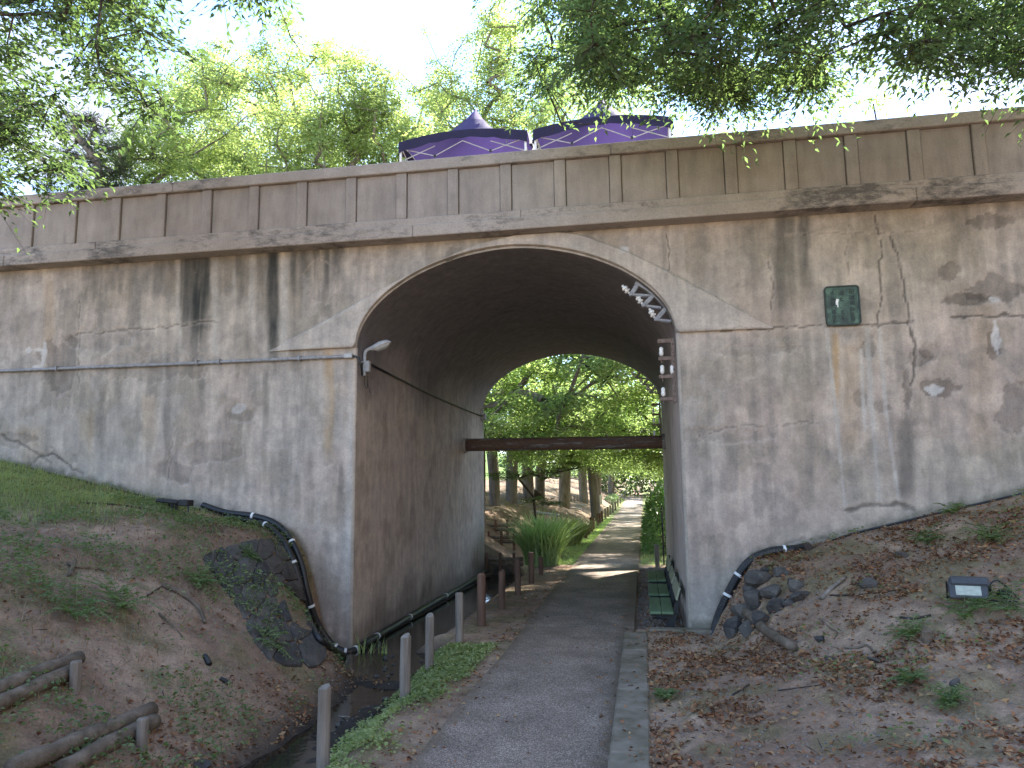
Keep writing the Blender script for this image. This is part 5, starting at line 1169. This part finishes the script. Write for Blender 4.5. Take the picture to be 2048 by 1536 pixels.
# ------------------------------------------------------------------ ground cover
r = np.random.default_rng(55)
def scatter(n, x0, x1, y0, y1, dens):
    x = r.uniform(x0, x1, n); y = r.uniform(y0, y1, n); k = r.uniform(0, 1, n) < dens(x, y); x, y = x[k], y[k]
    return np.stack([x, y, terrain(x, y)], -1)
offpath = lambda x, y: ((x < -1.86) | (x > -.02))*1.0
def clump(x, y, s, f=1.3, lo=.45, hi=.6): return ss(lo, hi, fbm(x*f, y*f, s, 3))
def put_leaves(name, P, size, mat, up=.35, lift=.012, lw=.55, fold=.2, kind='stuff'):
    n = len(P); a = r.uniform(0, 6.28, n); ax = np.stack([np.cos(a), np.sin(a), r.normal(0, .25, n)], -1); ln = size*r.uniform(.5, 1.3, n)
    o = leaves_mesh(name, P+np.array([0, 0, lift])+np.stack([np.zeros(n), np.zeros(n), r.uniform(0, lift, n)], -1), ax, np.array([0, 0, 1.0])+r.normal(0, up, (n, 3)), ln, ln*lw*r.uniform(.7, 1.2, n), mat, None, (0, 0, 0), fold)
    return tag(o, kind=kind)
# dead leaves: thick on the right dirt, in drifts along the path's left edge, few elsewhere
P1 = scatter(60000, -.02, 6.3, 4.2, 11.0, lambda x, y: .10+.62*clump(x, y, 71, 1.6, .42, .62))
P2 = scatter(6000, -3.3, -1.84, 4.2, 20.5, lambda x, y: (.06+.9*ss(.62, .05, -1.84-x)*(.3+.7*clump(x, y, 72)))*np.where(y > YW, .5, 1))
P3 = scatter(34000, -9, -3.2, 4.2, 11, lambda x, y: .04+.6*ss(-4.6, -3.6, x)*clump(x, y, 73)+.18*clump(x, y, 74, .8, .5, .65))
P4 = scatter(1500, -.2, .5, 11.2, 20, lambda x, y: .6+0*x)
P = np.concatenate([P1, P2, P3, P4]); P = P[P[:, 2] > -.27]; o = put_leaves('fallen_leaves', P, .052, M['litter'], .55); tag(o, 'brown and orange dead leaves littering the ground', 'leaves')
x = r.uniform(-1.8, -.35, 900); y = r.uniform(4.5, 14, 900); k = r.uniform(0, 1, 900) < .06+.5*ss(-.6, -.36, x)+.3*ss(-1.6, -1.8, x); P = np.stack([x[k], y[k], np.zeros(k.sum())], -1)
o = put_leaves('fallen_leaves', P, .045, M['litter'], .4, .006); tag(o, 'stray dead leaves on the path', 'leaves')
x = r.uniform(-.31, -.03, 90); y = r.uniform(4.5, 10.9, 90); o = put_leaves('fallen_leaves', np.stack([x, y, np.full(90, .12)], -1), .045, M['litter'], .4, .004); tag(o, 'stray dead leaves lying on the kerb', 'leaves')
# clover along the stream side, weeds on both banks
Pc = scatter(30000, -2.9, -1.95, 4.2, 10.3, lambda x, y: (.04+.96*clump(x, y, 81, 1.1, .40, .55))*ss(-3.0, -2.7, x)*ss(-1.95, -2.2, x))
o = put_leaves('clover', Pc, .036, M['grass'], .5, .03, .85); tag(o, 'low bright clover between the stream and the path', 'ground cover')
Pw = np.concatenate([scatter(44000, -9.5, -3.5, 4.2, 11, lambda x, y: .05+.8*clump(x, y, 83, 1.5, .46, .60)), scatter(14000, .6, 6.3, 4.4, 11, lambda x, y: .008+.75*clump(x, y, 84, 1.2, .56, .68)*ss(.8, 2.4, x))])
Pw = Pw[Pw[:, 2] > -.2]; o = put_leaves('ground_weeds', Pw, .05, M['weed'], .6, .05, .5); tag(o, 'scattered small green weeds on the banks', 'ground cover')
n = 26000; Pg = scatter(n*2, -10.5, -5.8, 7.0, 11.05, lambda x, y: ss(-6.0, -8.0, x+.5*(y-10.5)*-.6)*ss(7.4, 9.6, y)*(.35+.65*clump(x, y, 85, .9, .35, .55)))
h = r.uniform(.04, .13, len(Pg)); o = blades('grass', Pg, h, h*r.uniform(.1, .8, len(Pg)), np.full(len(Pg), .007), M['grass'], r); tag(o, 'short green grass on the top of the left bank', 'grass', kind='stuff')
Pd = np.concatenate([scatter(16000, -9, -3.6, 4.2, 11, lambda x, y: .08+.4*clump(x, y, 86, 1.2)), scatter(2500, .5, 6, 5, 11, lambda x, y: .25*clump(x, y, 87, 1.2))]); h = r.uniform(.05, .16, len(Pd))
o = blades('dry_grass', Pd, h, h*r.uniform(.3, 1.2, len(Pd)), np.full(len(Pd), .005), M['straw'], r); tag(o, 'dry straw coloured grass stems on the banks', 'grass', kind='stuff')
Pv = np.concatenate([scatter(26000, -3.4, -1.95, 20.9, 50, lambda x, y: .7*ss(-3.4, -2.8, x)+0*y), scatter(6000, -.15, .9, 21, 48, lambda x, y: .6+0*x)]); h = r.uniform(.03, .1, len(Pv))
o = blades('verge_grass', Pv, h, h*r.uniform(.2, .8, len(Pv)), np.full(len(Pv), .012), M['longgrass'], r); tag(o, 'short grass verge along the path beyond the tunnel', 'grass', kind='stuff')
# gravel under the benches, small stones on the dirt
def gravel(name, P, size, mat, lab):
    n = len(P); s_ = size*r.uniform(.5, 1.3, n); t = np.array([(1, 0, 0), (-1, 0, 0), (0, 1, 0), (0, -1, 0), (0, 0, .7), (0, 0, -.6)], float)
    V = P[:, None, :]+t[None]*s_[:, None, None]*r.uniform(.7, 1.3, (n, 6, 1)); f = np.array([(0, 2, 4), (2, 1, 4), (1, 3, 4), (3, 0, 4), (2, 0, 5), (1, 2, 5), (3, 1, 5), (0, 3, 5)])
    F = (f[None]+np.arange(n)[:, None, None]*6).reshape(-1, 3); o = mk(name, V.reshape(-1, 3), F, mat); tag(o, lab, 'gravel', kind='stuff')
gravel('gravel', scatter(4000, -.2, .53, 11.2, 20.6, lambda x, y: .9+0*x), .022, M['gravelmat'] if 'gravelmat' in M else M['stone'], 'loose gravel strip under the green benches')
gravel('gravel', np.concatenate([scatter(9000, -.0, 6, 4.3, 11, lambda x, y: .5+0*x), scatter(9000, -9, -3.5, 4.3, 11, lambda x, y: .4+0*x), scatter(1500, -3.4, -1.9, 4.3, 20, lambda x, y: .6+0*x)]), .013, M['gravelmat'] if 'gravelmat' in M else M['stone'], 'small stones scattered over the dirt')

Pt = np.concatenate([scatter(3000, -.0, 6, 4.3, 11, lambda x, y: .5+0*x), scatter(5000, -9, -3.4, 4.3, 11, lambda x, y: .5+0*x)])
o = put_leaves('twig_litter', Pt, .11, M['straw'], .3, .012, .05, .01); tag(o, 'dry straw and twig litter over the soil', 'litter')
Pt = np.concatenate([scatter(1600, -.0, 6, 4.3, 11, lambda x, y: .5+0*x), scatter(2600, -9, -3.4, 4.3, 11, lambda x, y: .5+0*x)])
o = put_leaves('twig_litter', Pt, .13, M['darkbark'], .3, .012, .06, .01); tag(o, 'dark broken twig litter over the soil', 'litter')
